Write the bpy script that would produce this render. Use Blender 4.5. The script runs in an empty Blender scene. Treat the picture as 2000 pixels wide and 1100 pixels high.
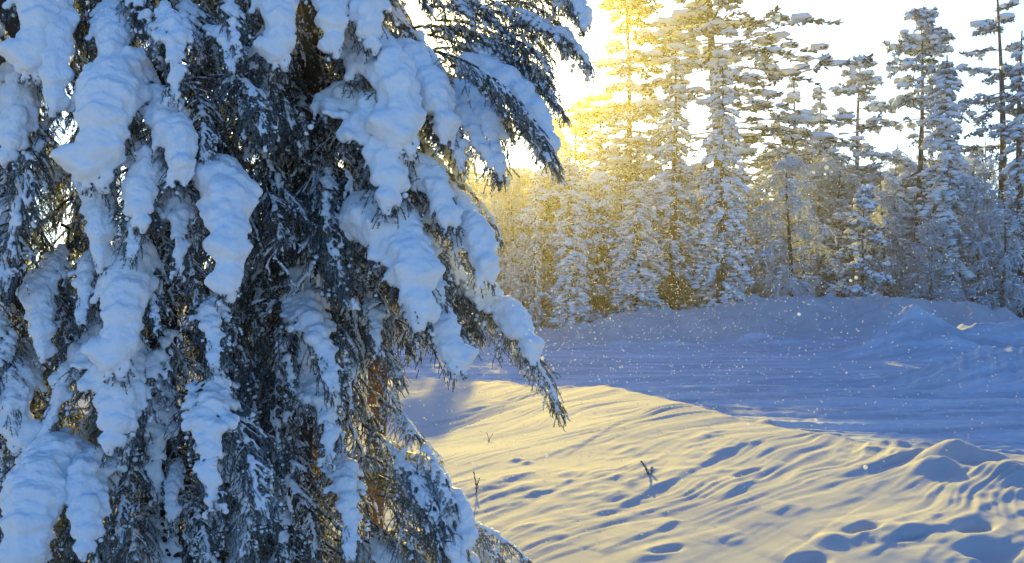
import bpy, math, random
import numpy as np
from mathutils import Vector, Matrix

sc = bpy.context.scene
COL = sc.collection
R = math.radians

# ------------------------------------------------------------------ camera
F_PX, U0, V0, ZC = 1804.0, 1000.0, 540.0, 2.4      # focal length in photo pixels, horizon row, eye height over the road
cd = bpy.data.cameras.new('camera')
cam = bpy.data.objects.new('camera', cd)
COL.objects.link(cam)
cam.location = (0, 0, ZC)
cam.rotation_euler = (R(90), 0, 0)
cd.sensor_fit = 'HORIZONTAL'
cd.angle = 2 * math.atan(1000 / F_PX)
cd.shift_y = -(550 - V0) / 2000.0
cd.clip_start, cd.clip_end = 0.05, 2000
cd.dof.use_dof = False
sc.camera = cam

# ------------------------------------------------------------------ light
SUN_AZ = math.atan((930 - U0) / F_PX)              # from +Y towards +X
SUN_EL = math.atan((V0 - 30) / F_PX)
w = bpy.data.worlds.new('World'); sc.world = w
w.use_nodes = True
nt = w.node_tree
for n in list(nt.nodes): nt.nodes.remove(n)
sky = nt.nodes.new('ShaderNodeTexSky'); sky.sky_type = 'NISHITA'
sky.sun_disc = False
sky.sun_elevation = SUN_EL
sky.sun_rotation = SUN_AZ
sky.altitude = 200; sky.air_density = 1.0; sky.dust_density = 0.4; sky.ozone_density = 4.0
bg = nt.nodes.new('ShaderNodeBackground'); bg.inputs['Strength'].default_value = 0.095
wo = nt.nodes.new('ShaderNodeOutputWorld')
tint = nt.nodes.new('ShaderNodeMix'); tint.data_type = 'RGBA'; tint.blend_type = 'MULTIPLY'; tint.inputs[0].default_value = 1.0
tint.inputs[7].default_value = (0.62, 0.91, 1.22, 1)          # deep winter blue over the whole sky
nt.links.new(sky.outputs[0], tint.inputs[6]); 
# bright aureole of thin ice haze round the sun, fading with the angle from it
gx = nt.nodes.new('ShaderNodeTexCoord'); dp = nt.nodes.new('ShaderNodeVectorMath'); dp.operation = 'DOT_PRODUCT'
dp.inputs[1].default_value = (math.sin(SUN_AZ) * math.cos(SUN_EL), math.cos(SUN_AZ) * math.cos(SUN_EL), math.sin(SUN_EL))
nt.links.new(gx.outputs['Generated'], dp.inputs[0])
mxm = nt.nodes.new('ShaderNodeMath'); mxm.operation = 'MAXIMUM'; mxm.inputs[1].default_value = 0.0; nt.links.new(dp.outputs['Value'], mxm.inputs[0])
pw = nt.nodes.new('ShaderNodeMath'); pw.operation = 'POWER'; pw.inputs[1].default_value = 6.0; nt.links.new(mxm.outputs[0], pw.inputs[0])
p2 = nt.nodes.new('ShaderNodeMath'); p2.operation = 'POWER'; p2.inputs[1].default_value = 160.0; nt.links.new(mxm.outputs[0], p2.inputs[0])
aw = nt.nodes.new('ShaderNodeMix'); aw.data_type = 'RGBA'; aw.blend_type = 'ADD'; aw.inputs[7].default_value = (6.2, 5.7, 4.0, 1)
nt.links.new(pw.outputs[0], aw.inputs[0]); nt.links.new(tint.outputs[2], aw.inputs[6])
ag = nt.nodes.new('ShaderNodeMix'); ag.data_type = 'RGBA'; ag.blend_type = 'ADD'; ag.inputs[7].default_value = (14.0, 10.0, 0.4, 1)
nt.links.new(p2.outputs[0], ag.inputs[0]); nt.links.new(aw.outputs[2], ag.inputs[6]); nt.links.new(ag.outputs[2], bg.inputs[0]); nt.links.new(bg.outputs[0], wo.inputs[0])
sl = bpy.data.lights.new('sun', 'SUN'); sl.energy = 5.0; sl.angle = R(0.5); sl.color = (1.0, 0.69, 0.03)
sun = bpy.data.objects.new('sun', sl); COL.objects.link(sun)
sdir = Vector((math.sin(SUN_AZ) * math.cos(SUN_EL), math.cos(SUN_AZ) * math.cos(SUN_EL), math.sin(SUN_EL)))
sun.rotation_euler = sdir.to_track_quat('Z', 'Y').to_euler()
sun.location = (0, 0, 30)
sc.view_settings.view_transform = 'Standard'; sc.view_settings.look = 'None'
sc.view_settings.exposure = 1.14; sc.view_settings.gamma = 1.0
sc.view_settings.use_curve_mapping = False
sc.render.engine = 'CYCLES'
cy = sc.cycles
cy.use_denoising = True
cy.max_bounces = 8; cy.diffuse_bounces = 4; cy.glossy_bounces = 2; cy.transmission_bounces = 4; cy.volume_bounces = 1; cy.transparent_max_bounces = 8
cy.sample_clamp_indirect = 6.0

# ------------------------------------------------------------------ helpers
def P(u, v, Y):
    return np.array([(u - U0) / F_PX * Y, Y, ZC - (v - V0) / F_PX * Y])

_perm = np.random.RandomState(7).permutation(256).astype(np.int64)
_perm = np.concatenate([_perm, _perm, _perm])
_g2 = np.array([[math.cos(a), math.sin(a)] for a in np.linspace(0, 2 * math.pi, 32, endpoint=False)])
_g3 = np.random.RandomState(3).normal(size=(64, 3)); _g3 /= np.linalg.norm(_g3, axis=1)[:, None]
def _fade(t): return t * t * t * (t * (t * 6 - 15) + 10)
def noise2(x, y, seed=0):
    x = np.asarray(x, float); y = np.asarray(y, float)
    xi = np.floor(x).astype(np.int64); yi = np.floor(y).astype(np.int64)
    xf = x - xi; yf = y - yi
    u = _fade(xf); v = _fade(yf)
    def g(ix, iy, dx, dy):
        h = _perm[(_perm[(ix + seed * 17) & 255] + iy) & 255] & 31
        return _g2[h, 0] * dx + _g2[h, 1] * dy
    a = g(xi, yi, xf, yf); b = g(xi + 1, yi, xf - 1, yf)
    c = g(xi, yi + 1, xf, yf - 1); d = g(xi + 1, yi + 1, xf - 1, yf - 1)
    return 1.4 * ((a * (1 - u) + b * u) * (1 - v) + (c * (1 - u) + d * u) * v)
def noise3(p, seed=0):
    pi = np.floor(p).astype(np.int64); f = p - pi; u = _fade(f)
    out = 0
    for i in (0, 1):
        for j in (0, 1):
            for k in (0, 1):
                h = _perm[(_perm[(_perm[(pi[:, 0] + i + seed * 31) & 255] + pi[:, 1] + j) & 255] + pi[:, 2] + k) & 255] & 63
                dd = _g3[h] * (f - np.array([i, j, k]))
                wgt = (u[:, 0] if i else 1 - u[:, 0]) * (u[:, 1] if j else 1 - u[:, 1]) * (u[:, 2] if k else 1 - u[:, 2])
                out = out + wgt * dd.sum(1)
    return out * 1.5
def sstep(a, b, x):
    t = np.clip((x - a) / (b - a), 0, 1); return t * t * (3 - 2 * t)
def unit(v):
    return v / np.maximum(np.linalg.norm(v, axis=-1, keepdims=True), 1e-9)

class Geo:
    """Collects triangles and quads with a material slot each."""
    def __init__(s): s.V = []; s.T = []; s.Q = []; s.tm = []; s.qm = []; s.n = 0
    def add(s, V, T=None, Q=None, m=0):
        V = np.asarray(V, float)
        if T is not None and len(T):
            s.T.append(np.asarray(T) + s.n); s.tm.append(np.full(len(T), m))
        if Q is not None and len(Q):
            s.Q.append(np.asarray(Q) + s.n); s.qm.append(np.full(len(Q), m))
        s.V.append(V); s.n += len(V)
    def tubes(s, Pt, Rd, sides=4, m=0, cap=True):
        Pt = np.asarray(Pt, float); Rd = np.asarray(Rd, float)
        n, k, _ = Pt.shape
        tan = np.gradient(Pt, axis=1); tan = unit(tan)
        ref = np.where(np.abs(tan[:, :1, 2:3]) > 0.9, np.array([1., 0, 0]), np.array([0, 0, 1.]))
        ref = np.broadcast_to(ref, tan.shape)
        a = unit(np.cross(tan, ref)); b = np.cross(tan, a)
        ang = np.linspace(0, 2 * math.pi, sides, endpoint=False)
        ring = Pt[:, :, None, :] + Rd[:, :, None, None] * (np.cos(ang)[None, None, :, None] * a[:, :, None, :] + np.sin(ang)[None, None, :, None] * b[:, :, None, :])
        V = ring.reshape(-1, 3)
        i = np.arange(n)[:, None, None]; j = np.arange(k - 1)[None, :, None]; q = np.arange(sides)[None, None, :]
        b0 = i * k * sides + j * sides
        Q = np.stack([b0 + q, b0 + (q + 1) % sides, b0 + sides + (q + 1) % sides, b0 + sides + q], -1).reshape(-1, 4)
        s.add(V, None, Q, m)
    def spikes(s, B, D, L, Rr, m=0, mid=0.4):
        """Slim three sided bipyramids from B along D."""
        n = len(B); D = unit(D)
        ref = np.where(np.abs(D[:, 2:3]) > 0.9, np.array([1., 0, 0]), np.array([0, 0, 1.]))
        a = unit(np.cross(D, ref)); b = np.cross(D, a)
        L = np.broadcast_to(L, n)[:, None]; Rr = np.broadcast_to(Rr, n)[:, None]
        c = B + D * L * mid
        V = np.stack([B] + [c + Rr * (math.cos(t) * a + math.sin(t) * b) for t in (0, 2.094, 4.189)] + [B + D * L], 1).reshape(-1, 3)
        f = np.array([[0, 2, 1], [0, 3, 2], [0, 1, 3], [4, 1, 2], [4, 2, 3], [4, 3, 1]])
        T = (np.arange(n)[:, None, None] * 5 + f[None]).reshape(-1, 3)
        s.add(V, T, None, m)
    def blades(s, B, D, L, W, m=0):
        """Single needle triangles."""
        n = len(B); D = unit(D)
        rs = np.random.RandomState(n % 9973)
        a = unit(np.cross(D, rs.normal(size=(n, 3))))
        L = np.broadcast_to(L, n)[:, None]; W = np.broadcast_to(W, n)[:, None]
        V = np.stack([B - a * W * .5, B + a * W * .5, B + D * L], 1).reshape(-1, 3)
        s.add(V, np.arange(3 * n).reshape(-1, 3), None, m)
    def balls(s, C, S, m=0, sub=1, rough=0.0, seed=0):
        """Lumpy spheres; S is one radius each or one radius per axis."""
        bv, bf = ICO[sub]
        C = np.asarray(C, float); S = np.asarray(S, float)
        if S.ndim == 1: S = np.repeat(S[:, None], 3, 1)
        V = C[:, None, :] + bv[None] * S[:, None, :]
        if rough:
            rs = np.random.RandomState(seed)
            V = C[:, None, :] + (V - C[:, None, :]) * (1 + rough * rs.normal(size=(len(C), len(bv), 1)))
        T = (np.arange(len(C))[:, None, None] * len(bv) + bf[None]).reshape(-1, 3)
        s.add(V.reshape(-1, 3), T, None, m)
    def mesh(s, name, mats, smooth=True):
        V = np.concatenate(s.V) if s.V else np.zeros((0, 3))
        me = bpy.data.meshes.new(name)
        T = np.concatenate(s.T) if s.T else np.zeros((0, 3), int)
        Q = np.concatenate(s.Q) if s.Q else np.zeros((0, 4), int)
        mi = np.concatenate(s.tm + s.qm) if (s.tm or s.qm) else np.zeros(0, int)
        me.vertices.add(len(V)); me.vertices.foreach_set('co', V.astype(np.float32).ravel())
        li = np.concatenate([T.ravel(), Q.ravel()]).astype(np.int32)
        me.loops.add(len(li)); me.loops.foreach_set('vertex_index', li)
        st = np.concatenate([np.arange(len(T)) * 3, len(T) * 3 + np.arange(len(Q)) * 4]).astype(np.int32)
        me.polygons.add(len(st)); me.polygons.foreach_set('loop_start', st)
        me.polygons.foreach_set('material_index', mi.astype(np.int32))
        me.polygons.foreach_set('use_smooth', np.full(len(st), smooth))
        for mt in mats: me.materials.append(mt)
        me.update(calc_edges=True); me.validate()
        return me

def _ico():
    import bmesh
    out = {}
    for sub in (1, 2):
        bm = bmesh.new(); bmesh.ops.create_icosphere(bm, subdivisions=sub, radius=1)
        bm.verts.ensure_lookup_table()
        out[sub] = (np.array([v.co for v in bm.verts]), np.array([[v.index for v in f.verts] for f in bm.faces]))
        bm.free()
    return out
ICO = _ico()

def link(name, me, parent=None):
    o = bpy.data.objects.new(name, me); COL.objects.link(o)
    if parent is not None: o.parent = parent
    return o
def tag(o, label=None, cat=None, group=None, kind=None):
    if label: o['label'] = label
    if cat: o['category'] = cat
    if group: o['group'] = group
    if kind: o['kind'] = kind
    return o

# ------------------------------------------------------------------ materials
def mat(name):
    m = bpy.data.materials.new(name); m.use_nodes = True
    t = m.node_tree
    return m, t, t.nodes['Principled BSDF'], t.nodes['Material Output']
def N(t, typ, **kw):
    n = t.nodes.new(typ)
    for k, v in kw.items():
        if k in n.inputs: n.inputs[k].default_value = v
        else: setattr(n, k, v)
    return n
def ramp(t, stops):
    n = t.nodes.new('ShaderNodeValToRGB'); e = n.color_ramp.elements
    while len(e) < len(stops): e.new(0.5)
    for el, (p, c) in zip(e, stops): el.position = p; el.color = (*c, 1)
    return n

def snow_material(name, base, sss=0.0, coarse=6.0, bump=0.25, rough=0.5, spec=0.5, fine=160):
    m, t, b, o = mat(name)
    tc = N(t, 'ShaderNodeTexCoord')
    n1 = N(t, 'ShaderNodeTexNoise', Scale=coarse, Detail=5.0, Roughness=0.6)
    n2 = N(t, 'ShaderNodeTexNoise', Scale=fine, Detail=2.0, Roughness=0.7)
    t.links.new(tc.outputs['Object'], n1.inputs['Vector']); t.links.new(tc.outputs['Object'], n2.inputs['Vector'])
    cr = ramp(t, [(0.3, [c * 0.95 for c in base]), (0.7, base)])
    t.links.new(n1.outputs['Fac'], cr.inputs['Fac']); t.links.new(cr.outputs['Color'], b.inputs['Base Color'])
    b.inputs['Roughness'].default_value = rough
    b.inputs['Specular IOR Level'].default_value = spec
    if sss:
        b.inputs['Subsurface Weight'].default_value = sss
        b.inputs['Subsurface Radius'].default_value = (1.0, 0.9, 0.8)
        b.inputs['Subsurface Scale'].default_value = 0.03
    bp = N(t, 'ShaderNodeBump', Strength=bump, Distance=0.01)
    bp2 = N(t, 'ShaderNodeBump', Strength=bump * 0.8, Distance=0.004)
    t.links.new(n1.outputs['Fac'], bp.inputs['Height']); t.links.new(n2.outputs['Fac'], bp2.inputs['Height'])
    t.links.new(bp.outputs[0], bp2.inputs['Normal']); t.links.new(bp2.outputs[0], b.inputs['Normal'])
    return m

M = {}
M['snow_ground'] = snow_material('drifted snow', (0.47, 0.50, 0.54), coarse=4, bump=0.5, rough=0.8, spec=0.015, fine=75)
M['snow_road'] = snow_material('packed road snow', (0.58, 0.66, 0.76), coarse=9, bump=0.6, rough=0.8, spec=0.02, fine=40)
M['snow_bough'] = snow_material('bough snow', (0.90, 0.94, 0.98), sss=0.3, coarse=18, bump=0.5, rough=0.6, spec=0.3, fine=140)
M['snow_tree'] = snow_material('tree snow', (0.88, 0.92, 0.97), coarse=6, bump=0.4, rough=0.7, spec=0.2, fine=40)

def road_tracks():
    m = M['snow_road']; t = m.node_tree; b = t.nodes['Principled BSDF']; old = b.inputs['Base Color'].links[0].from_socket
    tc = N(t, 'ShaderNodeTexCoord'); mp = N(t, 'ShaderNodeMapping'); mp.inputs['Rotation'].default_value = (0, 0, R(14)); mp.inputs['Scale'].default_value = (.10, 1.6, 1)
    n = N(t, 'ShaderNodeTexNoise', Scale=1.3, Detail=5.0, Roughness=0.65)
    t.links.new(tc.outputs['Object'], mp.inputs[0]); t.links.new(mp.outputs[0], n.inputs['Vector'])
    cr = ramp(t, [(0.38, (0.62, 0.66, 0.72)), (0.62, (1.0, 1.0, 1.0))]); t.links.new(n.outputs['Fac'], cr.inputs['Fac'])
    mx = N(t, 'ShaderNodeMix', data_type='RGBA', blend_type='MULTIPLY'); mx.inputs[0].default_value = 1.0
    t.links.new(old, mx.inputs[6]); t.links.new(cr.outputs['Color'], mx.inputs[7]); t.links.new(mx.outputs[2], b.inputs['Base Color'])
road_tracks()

def frosted(name, dark, frost, lo, hi, scale, translucent, topw=0.25):
    """Needles or twigs with hoar frost: frost sits in clumps and on upper faces."""
    m, t, b, o = mat(name)
    tc = N(t, 'ShaderNodeTexCoord')
    n1 = N(t, 'ShaderNodeTexNoise', Scale=scale, Detail=3.0, Roughness=0.65)
    t.links.new(tc.outputs['Object'], n1.inputs['Vector'])
    ge = N(t, 'ShaderNodeNewGeometry'); sx = N(t, 'ShaderNodeSeparateXYZ')
    t.links.new(ge.outputs['Normal'], sx.inputs[0])
    ab = N(t, 'ShaderNodeMath', operation='MULTIPLY_ADD'); ab.inputs[1].default_value = topw
    t.links.new(sx.outputs['Z'], ab.inputs[0]); t.links.new(n1.outputs['Fac'], ab.inputs[2])
    cr = ramp(t, [(lo, dark), (hi, frost)])
    t.links.new(ab.outputs[0], cr.inputs['Fac']); t.links.new(cr.outputs['Color'], b.inputs['Base Color'])
    b.inputs['Roughness'].default_value = 0.7; b.inputs['Specular IOR Level'].default_value = 0.2
    if translucent:
        tr = N(t, 'ShaderNodeBsdfTranslucent'); mx = N(t, 'ShaderNodeMixShader'); mx.inputs[0].default_value = translucent
        t.links.new(cr.outputs['Color'], tr.inputs['Color'])
        t.links.new(b.outputs[0], mx.inputs[1]); t.links.new(tr.outputs[0], mx.inputs[2]); t.links.new(mx.outputs[0], o.inputs['Surface'])
    return m
M['needles'] = frosted('frosted spruce needles', (0.032, 0.046, 0.026), (0.54, 0.60, 0.60), 0.40, 0.80, 26, 0.4)
M['dead_twig'] = frosted('frosted dead twigs', (0.055, 0.038, 0.022), (0.40, 0.44, 0.48), 0.48, 0.95, 14, 0.0, 0.35)
M['rime_twig'] = frosted('rimed twigs', (0.06, 0.045, 0.035), (0.42, 0.46, 0.52), 0.40, 0.70, 16, 0.0, 0.15)
M['far_needles'] = frosted('frosted forest needles', (0.034, 0.046, 0.030), (0.80, 0.86, 0.91), 0.32, 0.60, 2.6, 0.4, 0.2)
M['far_frost'] = frosted('hoar frost twigs', (0.36, 0.36, 0.36), (0.86, 0.89, 0.92), 0.22, 0.50, 2.6, 0.5, 0.15)
M['far_wood'] = frosted('frosted far bark', (0.045, 0.034, 0.026), (0.6, 0.63, 0.68), 0.50, 0.85, 3.0, 0.0, 0.3)

def bark(name, c1, c2, scale=9.0):
    m, t, b, o = mat(name)
    tc = N(t, 'ShaderNodeTexCoord'); mp = N(t, 'ShaderNodeMapping'); mp.inputs['Scale'].default_value = (1, 1, 0.35)
    n1 = N(t, 'ShaderNodeTexNoise', Scale=scale, Detail=6.0, Roughness=0.7)
    vo = N(t, 'ShaderNodeTexVoronoi', Scale=scale * 2.5)
    t.links.new(tc.outputs['Object'], mp.inputs[0]); t.links.new(mp.outputs[0], n1.inputs['Vector']); t.links.new(mp.outputs[0], vo.inputs['Vector'])
    cr = ramp(t, [(0.3, c1), (0.7, c2)]); t.links.new(n1.outputs['Fac'], cr.inputs['Fac'])
    t.links.new(cr.outputs['Color'], b.inputs['Base Color']); b.inputs['Roughness'].default_value = 0.9
    bp = N(t, 'ShaderNodeBump', Strength=0.8, Distance=0.02); t.links.new(vo.outputs['Distance'], bp.inputs['Height']); t.links.new(bp.outputs[0], b.inputs['Normal'])
    return m
M['bark'] = bark('spruce bark', (0.03, 0.022, 0.017), (0.10, 0.078, 0.062))
M['pine_bark'] = bark('red pine bark', (0.10, 0.042, 0.022), (0.26, 0.12, 0.06))

m, t, b, o = mat('ice flakes')
b.inputs['Base Color'].default_value = (0.92, 0.93, 0.95, 1); b.inputs['Roughness'].default_value = 0.4
tr = N(t, 'ShaderNodeBsdfTranslucent'); tr.inputs['Color'].default_value = (0.95, 0.95, 0.95, 1)
mx = N(t, 'ShaderNodeMixShader'); mx.inputs[0].default_value = 0.65
t.links.new(b.outputs[0], mx.inputs[1]); t.links.new(tr.outputs[0], mx.inputs[2]); t.links.new(mx.outputs[0], o.inputs['Surface'])
M['flake'] = m

# ------------------------------------------------------------------ ground
def on_plane(u, v, z):
    Y = (ZC - z) * F_PX / (v - V0)
    return np.array([(u - U0) / F_PX * Y, Y, z])
CREST = np.array([(-40, 24, .5), (-9, 20.5, .45), on_plane(790, 738, .36), on_plane(925, 745, .36), on_plane(1060, 757, .40), on_plane(1170, 754, .46), on_plane(1300, 780, .5),
                  on_plane(1400, 806, .5), on_plane(1500, 831, .5), on_plane(1700, 864, .5), on_plane(1860, 877, .52), on_plane(2000, 896, .52), (8.5, 8.2, .55), (25, 2, .6), (60, -8, .6)])
def mz(u, v, Y): return ((u - U0) / F_PX * Y, Y, ZC - (v - V0) / F_PX * Y)
MOUND = np.array([(-20, 36, .05), mz(960, 652, 34.5), mz(1040, 652, 34.5), mz(1100, 650, 34), mz(1150, 640, 34), mz(1200, 617, 34), mz(1300, 612, 34), mz(1400, 604, 34), mz(1480, 590, 34),
                  mz(1540, 584, 34), mz(1640, 585, 34), mz(1760, 588, 33.5), mz(1850, 591, 33), mz(1900, 599, 32.5), mz(1960, 616, 32), mz(2010, 634, 31.5), mz(2150, 660, 30), (60, 24, .5)])
def poly_dist(X, Y, pl):
    best = np.full(X.shape, 1e9); side = np.zeros(X.shape); hz = np.zeros(X.shape)
    for a, b in zip(pl[:-1], pl[1:]):
        dx, dy = b[0] - a[0], b[1] - a[1]; L2 = dx * dx + dy * dy
        tt = np.clip(((X - a[0]) * dx + (Y - a[1]) * dy) / L2, 0, 1)
        ex, ey = X - (a[0] + tt * dx), Y - (a[1] + tt * dy)
        d = np.hypot(ex, ey); k = d < best
        best = np.where(k, d, best); side = np.where(k, np.sign(dx * ey - dy * ex), side); hz = np.where(k, a[2] + tt * (b[2] - a[2]), hz)
    return best * side, hz            # positive: beyond the line (left of its direction)
def smax(a, b, k=0.15):
    h = np.clip(0.5 + 0.5 * (a - b) / k, 0, 1)
    return b * (1 - h) + a * h + k * h * (1 - h)

def base_height(X, Y):
    d, hz = poly_dist(X, Y, CREST)
    q_ = np.clip(-d, 0, 40); near = hz - 0.075 * (q_ - .35 * (1 - np.exp(-q_ / .35))) * (1 - .5 * sstep(5, 30, q_)) - 0.10 * sstep(1.0, -2.0, X) * sstep(2, 5, -d)
    near = near - 0.14 * np.exp(-((X + 1.1) / 1.6) ** 2 - ((Y - 13.4) / 2.0) ** 2)
    road = hz * (1 - sstep(-0.1, 1.5, d)) ** 1.3
    z = np.where(d < 0, near, road)
    md, mh = poly_dist(X, Y, MOUND)
    mw = 1 + 0.25 * noise2(X * 0.35, Y * 0.35, 4)
    front = mh * (1 - sstep(0.0, 5.0, -md * mw)) * (1 + (0.22 * noise2(X * 0.5, Y * 0.5, 9) + .10 * noise2(X * 1.3, Y * 1.3, 10)) * sstep(0.1, 1.5, -md))
    flo = 0.10 + 0.95 * sstep(1.5, 12, X) + 0.010 * np.maximum(Y - 36, 0) + 0.15 * noise2(X * .12, Y * .12, 5)
    flo = np.where(X > 14, flo - 0.6 * sstep(14, 19, X), flo)
    k = sstep(0.0, 2.5, md)
    back = mh * (1 - k) + np.minimum(flo, np.maximum(mh, 0.2) + 0.02 * md) * k
    z = np.where(md > 0, back, smax(z, front, 0.12))
    return z

def bumpf(X, Y, c, r, h, asp=1.0, rot=0.0, p=2.0):
    ca, sa = math.cos(rot), math.sin(rot)
    x = ((X - c[0]) * ca + (Y - c[1]) * sa) / (r * asp); y = (-(X - c[0]) * sa + (Y - c[1]) * ca) / r
    return h * np.exp(-(np.hypot(x, y) ** p))

def right_mounds(X, Y):
    z = np.zeros(X.shape)
    c = on_plane(1835, 712, 0)                       # higher pile with a long flat shoulder to the right
    wob = 1 + .25 * noise2(X * 1.1, Y * 1.1, 12) + .14 * noise2(X * 2.8, Y * 2.8, 14)
    z = smax(z, bumpf(X, Y, (c[0] + .1, c[1] + 1.6), 1.45, 1.32, 1.0, 0, 1.9) * wob * (1 + .12 * noise2((X - c[0] - 2) / (.3 + .2 * np.abs(Y - c[1])), Y * .5, 13)), .08)
    z = smax(z, .86 * sstep(c[0] + .2, c[0] + 1.6, X) * np.exp(-(np.abs(Y - c[1] - 2.2) / 1.7) ** 3) * wob, .15)
    z = smax(z, bumpf(X, Y, (c[0] - .9, c[1] + 1.3), .8, .5, 1.3, .2) * wob, .1)
    c = on_plane(1985, 782, 0)                       # fluted pile nearer
    flute = noise2((X - .55 * Y) * 3.2, (X + Y) * .35, 15) + .4 * noise2((X - .5 * Y) * 8, (X + Y) * .8, 16)
    z = smax(z, bumpf(X, Y, (c[0] + .5, c[1] + 1.0), 1.55, .85, 1.25, -.2, 2.4) * (1 + .16 * flute), .1)
    c = on_plane(1795, 792, 0)
    z = z + bumpf(X, Y, (c[0], c[1] + .2), .20, .16, 2.6, -.05)
    return z
BUMPS = []; LEDGES = []; PITS = []
def height(X, Y, detail=True):
    z = base_height(X, Y)
    d, hz = poly_dist(X, Y, CREST); md, mh = poly_dist(X, Y, MOUND)
    z = z + right_mounds(X, Y) * sstep(0.0, 1.0, d)
    bank = sstep(0.9, -0.3, d)
    roadm = sstep(0.2, 1.4, d) * sstep(-2.2, -4.2, md)
    # wind streaks over the bank: long across the crest, fanning with distance
    th = R(41) + R(14) * noise2(X * .18, Y * .18, 21) - R(10) * sstep(3, 6, X) - R(12) * sstep(1, -2, X)
    s = X * np.cos(th) + Y * np.sin(th); n = -X * np.sin(th) + Y * np.cos(th)
    th0 = R(36)
    wx = noise2(X * .5, Y * .5, 22) * .55 + noise2(X * 1.4, Y * 1.4, 30) * .10
    s = X * math.cos(th0) + Y * math.sin(th0); n = -X * math.sin(th0) + Y * math.cos(th0) + wx + .05 * s * 0
    a1 = noise2(s * .33, n * 2.4, 23); a2 = noise2(s * .6, n * 8.5, 24); a3 = noise2(s * 1.1, n * 20.0, 25); a4 = noise2(s * 1.8, n * 30.0, 28)
    patchy = .45 + 1.15 * sstep(-.3, .6, noise2(s * .3, n * .9, 27)) * (.6 + .8 * sstep(-.4, .4, noise2(s * .8, n * 2.2, 29)))
    amp = .75 + 1.0 * sstep(3.0, .2, -d)
    z = z + bank * amp * (.012 * a1 + 1.7 * patchy * (.0046 * (1 - 2 * np.abs(a2)) + .0020 * a3 + .0009 * a4))
    z = z + bank * .03 * noise2(X * .7, Y * .7, 26)
    # packed road: ruts along its length, trodden grain
    rd = R(-14); rs_ = X * math.cos(rd) + Y * math.sin(rd); rn = -X * math.sin(rd) + Y * math.cos(rd)
    z = z + roadm * (.085 * noise2(rs_ * .12, rn * 1.2, 31) + .055 * (1 - 2 * np.abs(noise2(rs_ * .2, rn * 2.6, 32))) + .034 * noise2(X * 3.5, Y * 3.5, 33) * sstep(-.2, .5, noise2(X * .3, Y * .3, 34)) + .013 * noise2(X * 9, Y * 9, 35))
    rest = 1 - np.maximum(bank, roadm)
    z = z + rest * (.05 * noise2(X * .8, Y * .8, 36) + .30 * np.maximum(0, noise2(X * 1.5, Y * 1.5, 40) - .15) + .20 * np.maximum(0, noise2(X * 3.4, Y * 3.4, 42) - .25) + .025 * noise2(X * 2.2, Y * 2.2, 37) + .008 * noise2(X * 7, Y * 7, 38))
    far = sstep(1.5, 6, md)
    z = z + far * (.18 * noise2(X * .35, Y * .35, 39))
    if detail:
        for c, r, h, asp, rot, p in BUMPS: z = z + bumpf(X, Y, c, r, h, asp, rot, p)
        for pl, h, lam in LEDGES:
            k = (np.abs(X - pl[:, 0].mean()) < np.ptp(pl[:, 0]) / 2 + 1.2) & (np.abs(Y - pl[:, 1].mean()) < np.ptp(pl[:, 1]) / 2 + 1.2)
            if not k.any(): continue
            x, y = X[k], Y[k]
            best = np.full(x.shape, 1e9); sd = np.zeros(x.shape); tp = np.zeros(x.shape); nseg = len(pl) - 1
            for i, (a, b) in enumerate(zip(pl[:-1], pl[1:])):
                dx, dy = b[0] - a[0], b[1] - a[1]
                t0 = np.clip(((x - a[0]) * dx + (y - a[1]) * dy) / (dx * dx + dy * dy), 0, 1)
                ex, ey = x - a[0] - t0 * dx, y - a[1] - t0 * dy; dd = np.hypot(ex, ey); q = dd < best
                best = np.where(q, dd, best); sd = np.where(q, np.sign(dx * ey - dy * ex), sd); tp = np.where(q, (i + t0) / nseg, tp)
            sgn = best * sd
            env = np.sin(np.pi * np.clip(tp, 0, 1)) ** .5
            prof = np.where(sgn > 0, np.exp(-sgn / lam), np.exp(-(sgn / .035) ** 2))
            z[k] += .30 * h * env * prof * (1 + .5 * noise2(x * 4, y * 4, 51))
    return z
def ground_at(u, v, detail=False):
    Ys = np.exp(np.linspace(math.log(4), math.log(120), 4000))
    X = (u - U0) / F_PX * Ys; zr = ZC - (v - V0) / F_PX * Ys
    h = height(X, Ys, detail); k = np.argmax(h >= zr)
    return np.array([X[k], Ys[k], h[k]])
def ground_z(x, y): return float(height(np.array([float(x)]), np.array([float(y)]))[0])

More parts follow.
